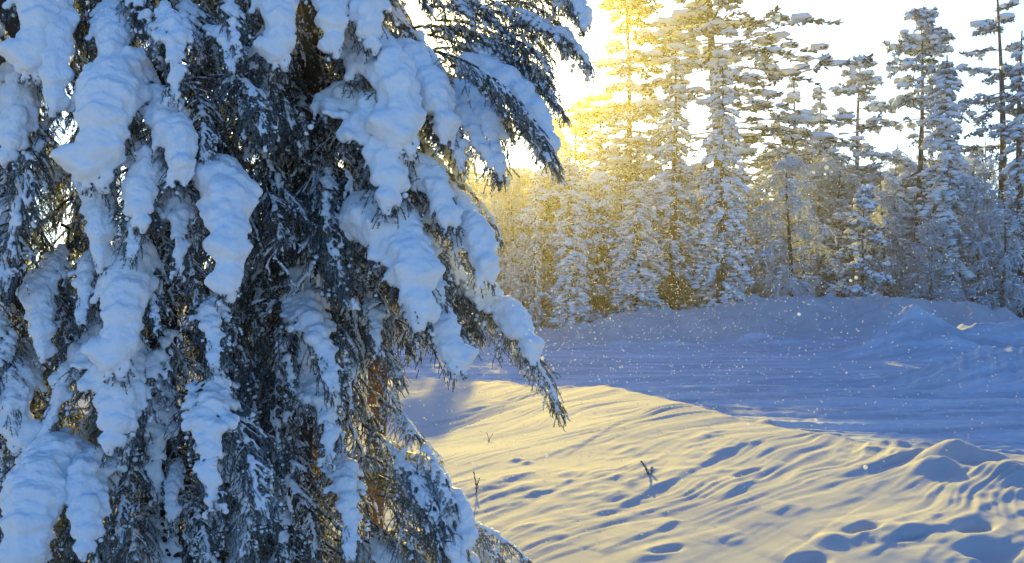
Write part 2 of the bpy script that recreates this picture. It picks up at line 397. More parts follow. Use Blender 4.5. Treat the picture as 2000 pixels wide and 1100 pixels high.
def bump_px(u, v, wpx, h, asp=1.0, rot=0.0, p=2.4):
    g = ground_at(u, v)
    if h < .06 and 0 < h and u < 1350: asp, rot = 3.2, .62
    BUMPS.append((g[:2], wpx / F_PX * g[1] / 2 * (.8 if h < 0 else 1), h * (.7 if h < 0 else .75 if wpx > 60 else .32), asp, rot, min(p, 2.8)))
_todo = []
for a in [(1622, 1056, 52, .15), (1690, 1036, 48, -.13, 1.7, .4, 4), (1905, 1030, 54, -.18, 1.6, .5, 4), (1930, 1075, 92, -.16, 1.4, .3, 4), (1965, 1100, 84, -.14, 1.4, .3, 4), (1575, 1098, 60, -.13, 1.8, .4, 4), (1785, 1048, 40, -.10, 3.0, .45, 4), (1460, 925, 26, -.07, 4.5, .7, 4), (1300, 1075, 36, -.08, 2.6, .5, 4),
          (1760, 868, 36, .10), (1865, 892, 85, .22, 1.15, 0), (1830, 918, 70, .16, 1.3, .1), (1905, 905, 36, .12), (1945, 895, 40, .14), (1970, 905, 36, .10), (1955, 925, 80, .14, 1.5, .2),
          (1930, 950, 60, .11, 2.2, .3), (1900, 900, 50, .1), (1670, 920, 40, .05, 2.0, .5), (1610, 945, 46, .05, 2.0, .5), (1985, 965, 60, .08, 1.8, .3), (1650, 905, 30, .05), (1330, 965, 40, .04, 1.8, .5),
          (1008, 900, 26, .10), (1030, 905, 22, .08), (1045, 965, 24, .07), (1105, 930, 30, .06, 1.5, .4), (1000, 960, 30, .05, 1.8, .4), (960, 975, 26, .05, 1.8, .4), (985, 940, 34, .05, 2, .4), (1130, 955, 32, .05, 2, .4), (1095, 970, 26, .04), (1190, 925, 34, .05, 2, .5),
          (890, 945, 30, .05), (1065, 985, 30, .03, 2, .4), (1010, 1010, 34, .04, 2.5, .4), (945, 1015, 28, .04, 2, .4), (940, 1040, 30, .05, 2.2, .4), (1290, 1075, 46, .05, 2.4, .4)]:
    _todo.append(a)
for a in _todo: bump_px(*a)
def ledge_px(pts, h, lam=.35):
    LEDGES.append((np.array([ground_at(u, v)[:2] for u, v in pts]), h, lam))
_L = [([(1130, 1022), (1200, 1000), (1265, 965), (1330, 935), (1400, 893), (1445, 870), (1540, 852)], .10, .5),
      ([(1170, 1080), (1230, 1057), (1290, 1035), (1325, 1018)], .10, .3), ([(1400, 978), (1450, 950), (1490, 928), (1535, 905)], .10, .4),
      ([(1185, 945), (1240, 922), (1300, 890)], .06, .3), ([(1220, 955), (1255, 935), (1295, 915)], .10, .3), ([(1095, 895), (1150, 860), (1225, 818)], .06, .35),
      ([(990, 1060), (1040, 1040), (1090, 1028)], .06, .25), ([(1010, 1075), (1060, 1058), (1110, 1045)], .05, .25), ([(1065, 965), (1110, 942), (1165, 915)], .05, .3),
      ([(970, 948), (1010, 935), (1070, 915)], .05, .3), ([(1710, 1065), (1770, 1048), (1850, 1030)], .14, .4), ([(1390, 1065), (1420, 1050), (1450, 1040)], .05, .3),
      ([(1690, 918), (1750, 897), (1810, 880)], .17, .4), ([(1330, 875), (1380, 855), (1430, 837)], .05, .3), ([(1590, 1000), (1640, 985), (1690, 970)], .04, .35),
      ([(1540, 1010), (1560, 1000), (1580, 992)], .05, .2), ([(1510, 1005), (1530, 995), (1550, 985)], .05, .2), ([(1760, 1050), (1800, 1045), (1830, 1040)], .05, .3), ([(1960, 1010), (2000, 1000), (2040, 992)], .07, .4),
      ([(1535, 1100), (1570, 1085), (1605, 1078)], .07, .3), ([(930, 1005), (980, 990), (1020, 985)], .03, .2), ([(870, 815), (930, 800), (1000, 785)], .05, .3), ([(850, 845), (920, 835), (980, 822)], .04, .3),
      ([(800, 838), (870, 822), (960, 800), (1000, 785)], .05, .35)]
for a in _L: ledge_px(*a)
_rl = np.random.RandomState(44)
for _ in range(130):                               # small wind cut edges all over the drift
    u_, v_ = _rl.uniform(860, 1990), _rl.uniform(840, 1095)
    g_ = ground_at(u_, v_); L_ = _rl.uniform(.12, .6); a_ = R(36) + _rl.normal() * .12; k_ = np.linspace(-1, 1, 4)
    if g_[1] > 14: continue
    LEDGES.append((np.stack([g_[0] + k_ * L_ * math.cos(a_), g_[1] + k_ * L_ * math.sin(a_) + .03 * _rl.normal(size=4)], -1), _rl.uniform(.015, .05), _rl.uniform(.08, .3)))

def build_ground():
    fan = np.linspace(-R(33), R(33), 640)
    outer = np.linspace(R(33), 2 * math.pi - R(33), 72)[1:-1]
    ang = np.concatenate([fan, outer]); nc = len(ang)
    r = np.concatenate([np.linspace(.4, 5.5, 40, endpoint=False), np.exp(np.linspace(math.log(5.5), math.log(42), 560, endpoint=False)), np.exp(np.linspace(math.log(42), math.log(900), 60))])
    nr = len(r)
    A, Rr = np.meshgrid(ang, r)
    X = Rr * np.sin(A); Y = Rr * np.cos(A)
    Z = height(X.ravel(), Y.ravel()).reshape(X.shape)
    d, _ = poly_dist(X, Y, CREST); md, _ = poly_dist(X, Y, MOUND)
    V = np.stack([X, Y, Z], -1).reshape(-1, 3)
    V = np.concatenate([V, [[0, 0, float(Z[0].mean())]]])
    i = np.arange(nr - 1)[:, None]; j = np.arange(nc)[None, :]
    Q = np.stack([i * nc + j, i * nc + (j + 1) % nc, (i + 1) * nc + (j + 1) % nc, (i + 1) * nc + j], -1)[..., ::-1].reshape(-1, 4)
    T = np.stack([np.full(nc, nr * nc), np.arange(nc), (np.arange(nc) + 1) % nc], -1)[:, ::-1]
    # smooth normals of the whole sheet so that the pieces meet without a seam
    g = Geo(); g.add(V, T, Q); whole = g.mesh('whole', [])
    nrm = np.zeros(len(V) * 3, np.float32); whole.vertices.foreach_get('normal', nrm); nrm = nrm.reshape(-1, 3)
    bpy.data.meshes.remove(whole)
    dq = d.ravel()[Q[:, 0]]; mq = md.ravel()[Q[:, 0]]
    wob = .25 * noise2(V[Q[:, 0], 0] * .8, V[Q[:, 0], 1] * .8, 41)
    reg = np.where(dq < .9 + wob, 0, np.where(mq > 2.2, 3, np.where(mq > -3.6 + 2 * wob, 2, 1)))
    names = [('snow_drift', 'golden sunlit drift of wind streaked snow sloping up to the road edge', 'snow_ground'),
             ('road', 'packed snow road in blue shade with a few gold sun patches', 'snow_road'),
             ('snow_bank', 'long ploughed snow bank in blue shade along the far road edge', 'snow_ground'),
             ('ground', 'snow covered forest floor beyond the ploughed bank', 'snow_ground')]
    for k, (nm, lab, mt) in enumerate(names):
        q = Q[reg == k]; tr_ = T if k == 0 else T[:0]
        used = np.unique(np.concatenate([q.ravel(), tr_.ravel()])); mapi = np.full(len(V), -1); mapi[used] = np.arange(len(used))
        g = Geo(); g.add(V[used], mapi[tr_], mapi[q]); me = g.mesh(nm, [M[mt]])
        me.normals_split_custom_set_from_vertices(nrm[used].tolist())
        tag(link(nm, me), lab, None, None, 'structure')
build_ground()

# ------------------------------------------------------------------ near spruces: boughs
def remesh_balls(C, S, voxel, seed, amp=(.010, .006), name='snow_cap', smooth=4, m='snow_bough'):
    g = Geo(); g.balls(C, S, sub=1)
    me = g.mesh('tmp', []); o = bpy.data.objects.new('tmp', me); COL.objects.link(o)
    md_ = o.modifiers.new('r', 'REMESH'); md_.mode = 'VOXEL'; md_.voxel_size = voxel; md_.use_smooth_shade = True
    sm = o.modifiers.new('s', 'SMOOTH'); sm.factor = .5; sm.iterations = smooth
    dg = bpy.context.evaluated_depsgraph_get()
    out = bpy.data.meshes.new_from_object(o.evaluated_get(dg)); out.name = name
    bpy.data.objects.remove(o); bpy.data.meshes.remove(me)
    n = len(out.vertices); co = np.zeros(n * 3, np.float32); no = np.zeros(n * 3, np.float32)
    out.vertices.foreach_get('co', co); out.vertices.foreach_get('normal', no)
    co = co.reshape(-1, 3).astype(float); no = no.reshape(-1, 3)
    dsp = amp[0] * .7 * noise3(co * 19, seed) + amp[1] * .8 * noise3(co * 55, seed + 1) + amp[0] * 1.5 * noise3(co * 8, seed + 2)
    co = co + no * dsp[:, None]
    out.vertices.foreach_set('co', co.astype(np.float32).ravel()); out.materials.clear(); out.materials.append(M[m]); out.update()
    return out

def curves(B, D, L, g, k, rs, wig=.12):
    """n curves of k points from B along D, bending towards the ground by g."""
    n = len(B); D = unit(np.asarray(D, float)); L = np.broadcast_to(L, n); g = np.broadcast_to(g, n)
    out = np.zeros((n, k, 3)); out[:, 0] = B; d = D.copy()
    for i in range(1, k):
        d = unit(d + np.array([0, 0, -1.]) * (g / (k - 1))[:, None] + wig * rs.normal(size=(n, 3)) / math.sqrt(k))
        out[:, i] = out[:, i - 1] + d * (L / (k - 1))[:, None]
    return out
def along(Pt, f):
    """Points at fraction f (n,m) along curves Pt (n,k,3)."""
    k = Pt.shape[1]; x = np.clip(f, 0, .9999) * (k - 1); i = x.astype(int); fr = (x - i)[..., None]
    r = np.arange(len(Pt))[:, None]
    p = Pt[r, i] * (1 - fr) + Pt[r, i + 1] * fr; t = Pt[r, i + 1] - Pt[r, i]
    return p, unit(t)

def make_bough(seed, a0, a1, W=.24, heavy=1.0, cover=.8, axisR=.06, sideR=.032, n_side=15, needles=1.0, start=.08, gaps=.15, twl=.095, tipR=1.0):
    """A spruce bough of chord 1 along +X, snow side +Z, hanging as if its chord dipped by the mean angle."""
    rs = np.random.RandomState(seed)
    k = 14; ta = np.linspace(0, 1, k); an = -np.radians(a0 + (a1 - a0) * ta)
    ax = np.zeros((1, k, 3))
    for i in range(1, k):
        ax[0, i] = ax[0, i - 1] + np.array([math.cos(an[i]), .10 * math.sin(3 * ta[i] + seed), math.sin(an[i])]) / (k - 1)
    f = np.linspace(start, .97, n_side); f = np.concatenate([f, f + .4 / n_side]); f = np.clip(f + rs.uniform(-.026, .026, len(f)), .04, .985)
    side = np.concatenate([np.ones(n_side), -np.ones(n_side)])
    p, t = along(np.repeat(ax, 1, 0), f[None]); p, t = p[0], t[0]
    phi = np.radians(60 - 28 * f + rs.uniform(-8, 8, len(f)))[:, None]
    yv = np.array([0, 1., 0])
    D = np.cos(phi) * t + np.sin(phi) * side[:, None] * yv
    prof = np.minimum(1, (f + .06) / .30) ** .8 * (1 - .80 * np.maximum(f - .3, 0) / .7)
    Ls = W * prof * rs.uniform(.65, 1.25, len(f)) + .03
    gsg = rs.uniform(.5, 1.3, len(f))
    br = curves(p, D, Ls, gsg, 6, rs)
    # secondary twigs, hanging
    m = 6
    fs = np.linspace(.22, 1.0, m)[None] + rs.uniform(-.05, .05, (len(f), m))
    sp, st = along(br, fs); sgn = np.where(np.arange(m) % 2, 1, -1)[None, :, None]
    lat = unit(np.cross(st, np.array([0, 0, 1.])))
    sD = unit(st * .8 + lat * sgn * .8 + np.array([0, 0, 1.]) * rs.uniform(-.7, .35, sp.shape[:2])[..., None] + .3 * rs.normal(size=sp.shape))
    sL = twl * rs.uniform(.5, 1.3, (len(f), m)) * (.5 + .5 * np.minimum(1, Ls / .15))[:, None]
    tw = curves(sp.reshape(-1, 3), sD.reshape(-1, 3), sL.ravel(), 1.1, 4, rs)
    # pendant twigs under the axis
    q = 22; pf = rs.uniform(.06, .98, q); pp, pt = along(np.repeat(ax, 1, 0), pf[None])
    pd = curves(pp[0], unit(pt[0] * .5 + np.array([0, 0, -1.]) + .7 * rs.normal(size=(q, 3))), rs.uniform(.06, .17, q), .9, 4, rs)
    g = Geo()
    g.tubes(ax, np.linspace(.011, .004, k)[None], 5, 0)
    g.tubes(br, np.linspace(.005, .002, 6)[None] * np.ones((len(br), 1)), 3, 0)
    g.tubes(tw, np.full((len(tw), 4), .0018), 3, 0)
    g.tubes(pd, np.full((len(pd), 4), .0022), 3, 0)
    for Pt, ln, dens in ((br, Ls, 400), (tw, sL.ravel(), 480), (pd, np.full(q, .11), 560)):
        cnt = max(4, int(dens * needles * float(np.mean(ln))))
        ff = rs.uniform(0.02, 1, (len(Pt), cnt)); np_, nt_ = along(Pt, ff)
        rad = unit(np.cross(nt_, rs.normal(size=nt_.shape)))
        D_ = unit(nt_ * .75 + rad * .8); sz = rs.uniform(.009, .016, ff.size)
        g.blades(np_.reshape(-1, 3), D_.reshape(-1, 3), sz, .0040, 1)
    # snow
    C = []; S = []
    up = np.array([-math.sin(an.mean()) * .35, 0, 1.]); up /= np.linalg.norm(up)
    lump = rs.uniform(-1, 1, 40)
    ts = np.arange(start * .6, 1.0, .022)
    pa, _ = along(ax, ts[None]); pa = pa[0]
    nz = np.interp(ts, np.linspace(0, 1, 6), rs.uniform(.75, 1.25, 6)) * rs.uniform(.85, 1.12, len(ts))
    ra = axisR * heavy * nz * np.minimum(1, (ts + .1) / .35) * (1 - .55 * np.maximum(ts - .55, 0) / .45 * (1 - .7 * (tipR > 1)))
    ok = rs.uniform(size=len(ts)) > gaps * .3
    for pt_, r_ in zip(pa[ok], ra[ok]):
        C.append(pt_ + up * r_ * .55 + rs.normal(size=3) * np.array([.008, .020, .008]) * min(1.3, heavy)); S.append((r_, r_ * 1.1, r_ * .85))
    for i in range(len(br)):
        if rs.uniform() < gaps: continue
        cv = cover * rs.uniform(.7, 1.15)
        n = max(2, int(Ls[i] * cv / .016)); fr = np.linspace(0, min(1, cv), n)
        pb, _ = along(br[i:i + 1], fr[None]); pb = pb[0]
        lf = rs.uniform(.75, 1.2)
        rr = sideR * heavy * lf * (1 - .45 * fr) * (.55 + .45 * min(1, Ls[i] / .16)) * rs.uniform(.8, 1.2, n)
        for pt_, r_ in zip(pb, rr):
            C.append(pt_ + up * r_ * .6); S.append((r_, r_, r_ * .8))
    o_ = np.argsort(f[:n_side]); o2 = n_side + np.argsort(f[n_side:])       # snow bridging neighbouring twigs
    for q_ in range(int((260 if heavy >= 1.0 else 130) * heavy * cover * (1 - gaps))):
        oo = (o_, o2)[q_ % 2]; i = rs.randint(n_side - 1); i0, i1 = oo[i], oo[i + 1]; fr = rs.uniform(0, .85 * cover); mixf = rs.uniform(.25, .75)
        pa_, _ = along(br[i0:i0 + 1], np.array([[fr]])); pb_, _ = along(br[i1:i1 + 1], np.array([[fr]])); r_ = sideR * heavy * (rs.uniform(.85, 1.2) if heavy >= 1.0 else rs.uniform(.5, .95)) * (1 - .4 * fr)
        C.append(pa_[0, 0] * (1 - mixf) + pb_[0, 0] * mixf + up * r_ * rs.uniform(.4, .8)); S.append((r_ * rs.uniform(.9, 1.3), r_ * rs.uniform(.8, 1.2), r_ * .8))
    tw_ = np.concatenate([tw, pd])
    for i in rs.choice(len(tw_), int(len(tw_) * .30), replace=False):
        for fr in (.3, .6, .9)[rs.randint(2):]:
            pb, _ = along(tw_[i:i + 1], np.array([[fr]])); r_ = rs.uniform(.0085, .0135)
            C.append(pb[0, 0] + up * r_ * .5); S.append((r_, r_, r_ * .8))
    C = np.array(C); S = np.maximum(np.array(S), .008)
    hole = noise3(C * 9.0, seed + 5) + .5 * noise3(C * 24.0, seed + 6); thin_ = sstep(.62 - 1.1 * gaps, .12 - 1.1 * gaps, hole)
    S = S * (.30 + .70 * np.where(S.max(1) < .015, 1, thin_))[:, None] * (1 + .18 * noise3(C * 30, seed + 7))[:, None]; kp = S.max(1) > .0075; C, S = C[kp], S[kp]
    # bring the chord to +X
    tip = ax[0, -1].copy(); ln = np.linalg.norm(tip); c, s_ = tip[0] / ln, tip[2] / ln
    Rm = np.array([[c, 0, s_], [0, 1, 0], [-s_, 0, c]]) / ln
    g.V = [v @ Rm.T for v in g.V]
    bm_ = g.mesh('bough', [M['dead_twig'], M['needles']], smooth=False)
    sm_ = remesh_balls(C @ Rm.T, S / ln, .0078, seed, (.013, .006) if heavy >= 1.0 else (.010, .006), smooth=16 if heavy >= 1.0 else 5)
    return bm_, sm_, 0

def make_dead(seed, a0, a1, snowy=True):
    """Bare inner branch: crooked twigs with a rim of frost."""
    rs = np.random.RandomState(seed); k = 12; ta = np.linspace(0, 1, k); an = -np.radians(a0 + (a1 - a0) * ta)
    ax = np.zeros((1, k, 3))
    for i in range(1, k):
        ax[0, i] = ax[0, i - 1] + np.array([math.cos(an[i]), .22 * rs.normal(), math.sin(an[i]) + .15 * rs.normal()]) / (k - 1)
    n = 22; f = rs.uniform(.1, .99, n); p, t = along(ax, f[None]); p, t = p[0], t[0]
    D = unit(t * .7 + np.array([0, 1., 0]) * np.where(np.arange(n) % 2, 1, -1)[:, None] * rs.uniform(.4, 1, (n, 1)) + .2 * rs.normal(size=(n, 3)))
    L = rs.uniform(.12, .34, n) * (1 - .5 * f); br = curves(p, D, L, rs.uniform(.6, 2.0, n), 7, rs, .35)
    m = 5; fs = rs.uniform(.2, 1, (n, m)); sp, st = along(br, fs)
    tw = curves(sp.reshape(-1, 3), unit(st + .7 * rs.normal(size=st.shape) + np.array([0, 0, -.5])).reshape(-1, 3), rs.uniform(.04, .13, n * m), 1.2, 4, rs, .3)
    g = Geo(); g.tubes(ax, np.linspace(.012, .005, k)[None], 5, 0); g.tubes(br, np.linspace(.006, .003, 7)[None] * np.ones((n, 1)), 4, 0); g.tubes(tw, np.linspace(.0035, .0022, 4)[None] * np.ones((len(tw), 1)), 3, 0)
    C = []; S = []
    for Pt, r0, st_ in ((ax, .014, 40), (br, .009, 16), (tw[::2], .0075, 6)):
        fr = np.linspace(.03, .98, st_)[None].repeat(len(Pt), 0); pp, _ = along(Pt, fr)
        keep = rs.uniform(size=fr.shape) < .8
        q = pp[keep]; r_ = r0 * rs.uniform(.7, 1.3, len(q)); C.append(q + np.array([0, 0, 1.]) * r_[:, None] * .7); S.append(r_)
    C = np.concatenate(C); S = np.concatenate(S); S = np.stack([S, S, S * .8], 1)
    tip = ax[0, -1].copy(); ln = np.linalg.norm(tip); X = tip / ln; Yv = np.cross([0, 0, 1.], X); Yv /= np.linalg.norm(Yv); Zv = np.cross(X, Yv)
    Rm = np.stack([X, Yv, Zv]) / ln
    g.V = [v @ Rm.T for v in g.V]
    sm_ = remesh_balls(C @ Rm.T, S / ln, .0065, seed, (.002, .001), smooth=1)
    return g.mesh('dead_branch', [M['dead_twig']]), sm_, math.degrees(math.atan2(-tip[2], math.hypot(tip[0], tip[1])))

ARCH = {}
ARCH['heavy'] = [make_bough(11, 15, 85, .26, 1.35, .85, .070, .042, gaps=.04, tipR=2), make_bough(12, 25, 90, .22, 1.5, .9, .074, .040, gaps=.06, tipR=2), make_bough(13, 10, 75, .30, 1.25, .8, .066, .042, gaps=.08, tipR=2), make_bough(14, 20, 80, .24, 1.2, .7, .064, .044, gaps=.14, tipR=2), make_bough(15, 30, 95, .20, 1.35, .85, .070, .040, gaps=.1)]
ARCH['steep'] = [make_bough(21, 30, 88, .26, 1.0, .72, .056, .034, gaps=.2), make_bough(22, 40, 85, .22, .9, .65, .050, .032, gaps=.28), make_bough(23, 20, 85, .30, 1.05, .7, .058, .034, gaps=.22), make_bough(24, 35, 80, .27, .85, .6, .05, .036, gaps=.3), make_bough(25, 25, 90, .24, 1.1, .75, .05, .036, gaps=.16)]
ARCH['arch'] = [make_bough(31, 0, 62, .26, 1.25, .85, .066, .040, gaps=.05, tipR=2), make_bough(32, -5, 70, .28, 1.1, .8, .06, .038, gaps=.12), make_bough(33, 5, 55, .24, 1.0, .7, .055, .034, gaps=.2), make_bough(34, 0, 65, .28, 1.0, .7, .056, .038, gaps=.16)]
ARCH['thin'] = [make_bough(41, 25, 80, .28, .62, .75, .036, .026, gaps=.3, needles=1.1, twl=.10), make_bough(42, 10, 70, .30, .55, .6, .032, .024, gaps=.4, needles=1.2, twl=.11)]
ARCH['coated'] = [make_bough(51, 5, 45, .26, .52, 1.0, .034, .027, gaps=.08, needles=.6, n_side=11, twl=.11), make_bough(52, 15, 60, .24, .5, .95, .030, .026, gaps=.15, needles=.7, n_side=11, twl=.12)]
ARCH['bare'] = [make_bough(71, 25, 80, .30, .5, .5, .026, .022, gaps=.4, needles=1.1, twl=.12), make_bough(72, 10, 70, .28, .5, .55, .026, .022, gaps=.35, needles=1.1, twl=.12), make_bough(73, 30, 75, .26, .5, .45, .024, .022, gaps=.45, needles=1.0, twl=.13)]
ARCH['dead'] = [make_dead(61, 0, 50), make_dead(62, 10, 75), make_dead(63, -10, 35)]

rng = np.random.RandomState(5)
def place(tree, kind, idx, a, b, roll=0.0, wide=1.0):
    """Hang a bough of the given kind on the tree from point a to point b."""
    bm_, sm_, _ = ARCH[kind][idx % len(ARCH[kind])]
    a = np.asarray(a, float); b = np.asarray(b, float); X = b - a; L = np.linalg.norm(X); X = X / L
    Yv = np.cross([0, 0, 1.], X); nl = np.linalg.norm(Yv)
    Yv = np.array([1., 0, 0]) if nl < 1e-3 else Yv / nl
    Zv = np.cross(X, Yv)
    if roll:
        c, s_ = math.cos(roll), math.sin(roll); Yv, Zv = c * Yv + s_ * Zv, -s_ * Yv + c * Zv
    wsc = L ** .75 * .97 * wide
    if rng.uniform() < .5: Yv = -Yv
    mtx = Matrix(((X[0] * L, Yv[0] * wsc, Zv[0] * wsc, a[0]), (X[1] * L, Yv[1] * wsc, Zv[1] * wsc, a[1]), (X[2] * L, Yv[2] * wsc, Zv[2] * wsc, a[2]), (0, 0, 0, 1)))
    inv = tree.matrix_basis.inverted()
    nm = 'dead_branch' if kind == 'dead' else 'bough'
    o = link(nm, bm_, tree); o.matrix_basis = inv @ mtx
    s = tag(link('snow_cap', sm_, o), kind='stuff')
    return o

def wobbly_trunk(base, H, r0, r1, seed, matname, lean=(0, 0)):
    rs = np.random.RandomState(seed); k = 28; z = np.linspace(0, H, k)
    pts = np.stack([lean[0] * z + .03 * np.sin(z * .9 + seed), lean[1] * z + .03 * np.cos(z * .7 + seed), z], -1)
    g = Geo(); rr = np.interp(z / H, [0, .05, 1], [r0 * 1.25, r0, r1]) * (1 + .05 * rs.normal(size=k))
    g.tubes(pts[None], rr[None], 12, 0)
    return g.mesh('trunk', [M[matname]]), pts

SILH = [(0, 1300), (0, -700), (1165, -700), (1165, 0), (1150, 118), (1085, 145), (1075, 190), (1098, 255), (1092, 330), (1060, 335), (1000, 310), (975, 330), (900, 320), (905, 390), (968, 450), (975, 535), (1000, 570), (1030, 640), (1030, 690), (1072, 790), (985, 775),
        (920, 735), (800, 720), (790, 760), (800, 850), (850, 900), (905, 965), (900, 1000), (950, 1060), (1035, 1095), (1035, 1300)]
def inside(u, v, poly=SILH):
    c = False
    for (x0, y0), (x1, y1) in zip(poly, poly[1:] + poly[:1]):
        if (y0 > v) != (y1 > v) and u < (x1 - x0) * (v - y0) / (y1 - y0) + x0: c = not c
    return c
def px(p): return U0 + F_PX * p[0] / p[1], V0 + F_PX * (ZC - p[2]) / p[1]

def near_spruce(u, Y, label, seed, r0, heroes, nfill, reach, top=4.9, az=(0, 360), snowfrac=.5, boughs=('steep', 'thin', 'arch', 'heavy'), dead=60, bark_='bark', nright=0):
    x = (u - U0) / F_PX * Y; z0 = ground_z(x, Y) - .05
    tree = bpy.data.objects.new('spruce_tree', None); COL.objects.link(tree); tree.location = (x, Y, z0)
    tag(tree, label, 'tree', 'big snow laden spruces in the foreground')
    me, pts = wobbly_trunk((x, Y, z0), 9.0, r0, r0 * .25, seed, bark_); link('trunk', me, tree)
    tpt = pts + np.array([x, Y, z0]); rs = np.random.RandomState(seed)
    def trunk_at(z): return np.array([np.interp(z, tpt[:, 2], tpt[:, 0]), np.interp(z, tpt[:, 2], tpt[:, 1]), z])
    bpy.context.view_layer.update()
    for i, h in enumerate(heroes):
        kind, u0, v0, y0, u1, v1, y1 = h[:7]; wd = h[7] if len(h) > 7 else 1.0
        a, b = P(u0, v0, y0), P(u1, v1, y1)
        place(tree, kind, h[8] if len(h) > 8 else i, a, b, rs.uniform(-.2, .2), wd)
    made = 0; tries = 0
    while made < nfill and tries < nfill * 20:
        tries += 1
        z = rs.uniform(z0 + .1, top); aa = R(rs.uniform(*az))
        L = reach * rs.uniform(.45, 1.0) * (1 if z < 3.2 else 1 - .12 * (z - 3.2))
        dip = R(rs.uniform(38, 68)); d = np.array([math.sin(aa) * math.cos(dip), math.cos(aa) * math.cos(dip), -math.sin(dip)])
        a = trunk_at(z) + np.array([math.sin(aa), math.cos(aa), -.15]) * rs.uniform(.0, .35) * reach; b = a + d * L
        uu, vv = px(b); um, vm = px((a + b) / 2)
        if not (inside(min(max(uu, 5), 1990), min(max(vv, 1), 1250)) and inside(max(um, 5), min(max(vm, 1), 1250))): continue
        if b[2] < z0 + .02: continue
        ub = uu + 80 * math.sin(aa)
        if not inside(max(ub, 5), min(max(vv, 1), 1250)): continue
        kind = boughs[rs.randint(len(boughs))]
        if um > 640 and vm > 660:
            if rs.uniform() < .72: continue
            kind = ('coated', 'dead')[rs.randint(2)]
        place(tree, kind, rs.randint(9), a, b, rs.uniform(-.4, .4), rs.uniform(.8, 1.05)); made += 1
    for k in range(11 if nright else 0):                      # thin boughs across the low sun
        u0, v0 = rs.uniform(790, 965), rs.uniform(-50, 125); u1, v1 = min(u0 + rs.uniform(100, 200), 1140), v0 + rs.uniform(35, 100)
        place(tree, ('thin', 'coated', 'steep', 'thin', 'dead')[k % 5], k, P(u0, v0, 5.35), P(u1, v1, rs.uniform(4.95, 5.2)), rs.uniform(-.3, .3), rs.uniform(.8, 1.0))
    made = 0; tries = 0
    while made < nright and tries < 3000:                      # long boughs reaching over the drift
        tries += 1
        z = rs.uniform(z0 + .6, top); aa = R(rs.uniform(55, 130)); L = rs.uniform(.55, .95); dip = R(rs.uniform(25, 50))
        d = np.array([math.sin(aa) * math.cos(dip), math.cos(aa) * math.cos(dip), -math.sin(dip)])
        a = trunk_at(z) + np.array([math.sin(aa), math.cos(aa), -.35]) * rs.uniform(.2, .95); b = a + d * L
        ok_ = not any(830 < px(p_)[0] < 1080 and px(p_)[1] < 150 for p_ in (b, (a + b) / 2)) and all(inside(max(px(p_)[0] + mm, 5), min(max(px(p_)[1], 1), 1250)) for p_, mm in ((b, 25), (b + np.array([0, 0, -.12]), 10), ((a + b) / 2, 35)))
        if not ok_: continue
        place(tree, ('steep', 'thin', 'thin', 'bare', 'arch', 'coated')[rs.randint(6)], rs.randint(9), a, b, rs.uniform(-.3, .3), rs.uniform(.7, 1.0)); made += 1
    for i in range(dead):
        z = rs.uniform(z0 + .2, top - .6); aa = R(rs.uniform(*az)); L = rs.uniform(.35, .9) * reach; dip = R(rs.uniform(5, 60))
        a = trunk_at(z); b = a + L * np.array([math.sin(aa) * math.cos(dip), math.cos(aa) * math.cos(dip), -math.sin(dip)])
        uu, vv = px(b)
        if not inside(max(uu, 5), min(max(vv, 1), 1250)): continue
        place(tree, 'dead', rs.randint(9), a, b, rs.uniform(-1, 1), rs.uniform(.9, 1.3))
    return tree

# spruce at the left edge
near_spruce(35, 4.5, 'snow laden spruce at the left photo edge with trunk out of sight', 71, .09, [
    ('heavy', 80, -60, 4.4, 62, 140, 4.0, 1.0, 0), ('heavy', 120, 20, 4.3, 92, 215, 3.95, .8, 1), ('steep', 120, 215, 4.3, 10, 480, 3.95, .8, 1), ('heavy', 60, 120, 4.4, 0, 310, 4.0, .9, 2),
    ('steep', 30, 380, 4.3, 0, 560, 4.0, .8, 0), ('heavy', 85, 540, 4.3, 75, 700, 4.0, .8, 1), ('steep', 120, 480, 4.4, 110, 620, 4.1, .8, 2), ('heavy', 60, 680, 4.4, 40, 870, 4.05, 1.0, 0), ('steep', 15, 620, 4.3, 10, 830, 4.0, .8, 1),
    ('steep', 10, 850, 4.4, 20, 1000, 4.1, .8, 1), ('heavy', 130, 860, 4.2, 40, 1130, 3.8, 1.35, 0), ('heavy', 160, 880, 4.2, 150, 1080, 3.75, 1.0, 2), ('steep', 140, 660, 4.4, 150, 760, 4.1, .7, 0)],
    110, .8, dead=50, boughs=('steep', 'thin', 'thin', 'bare'))
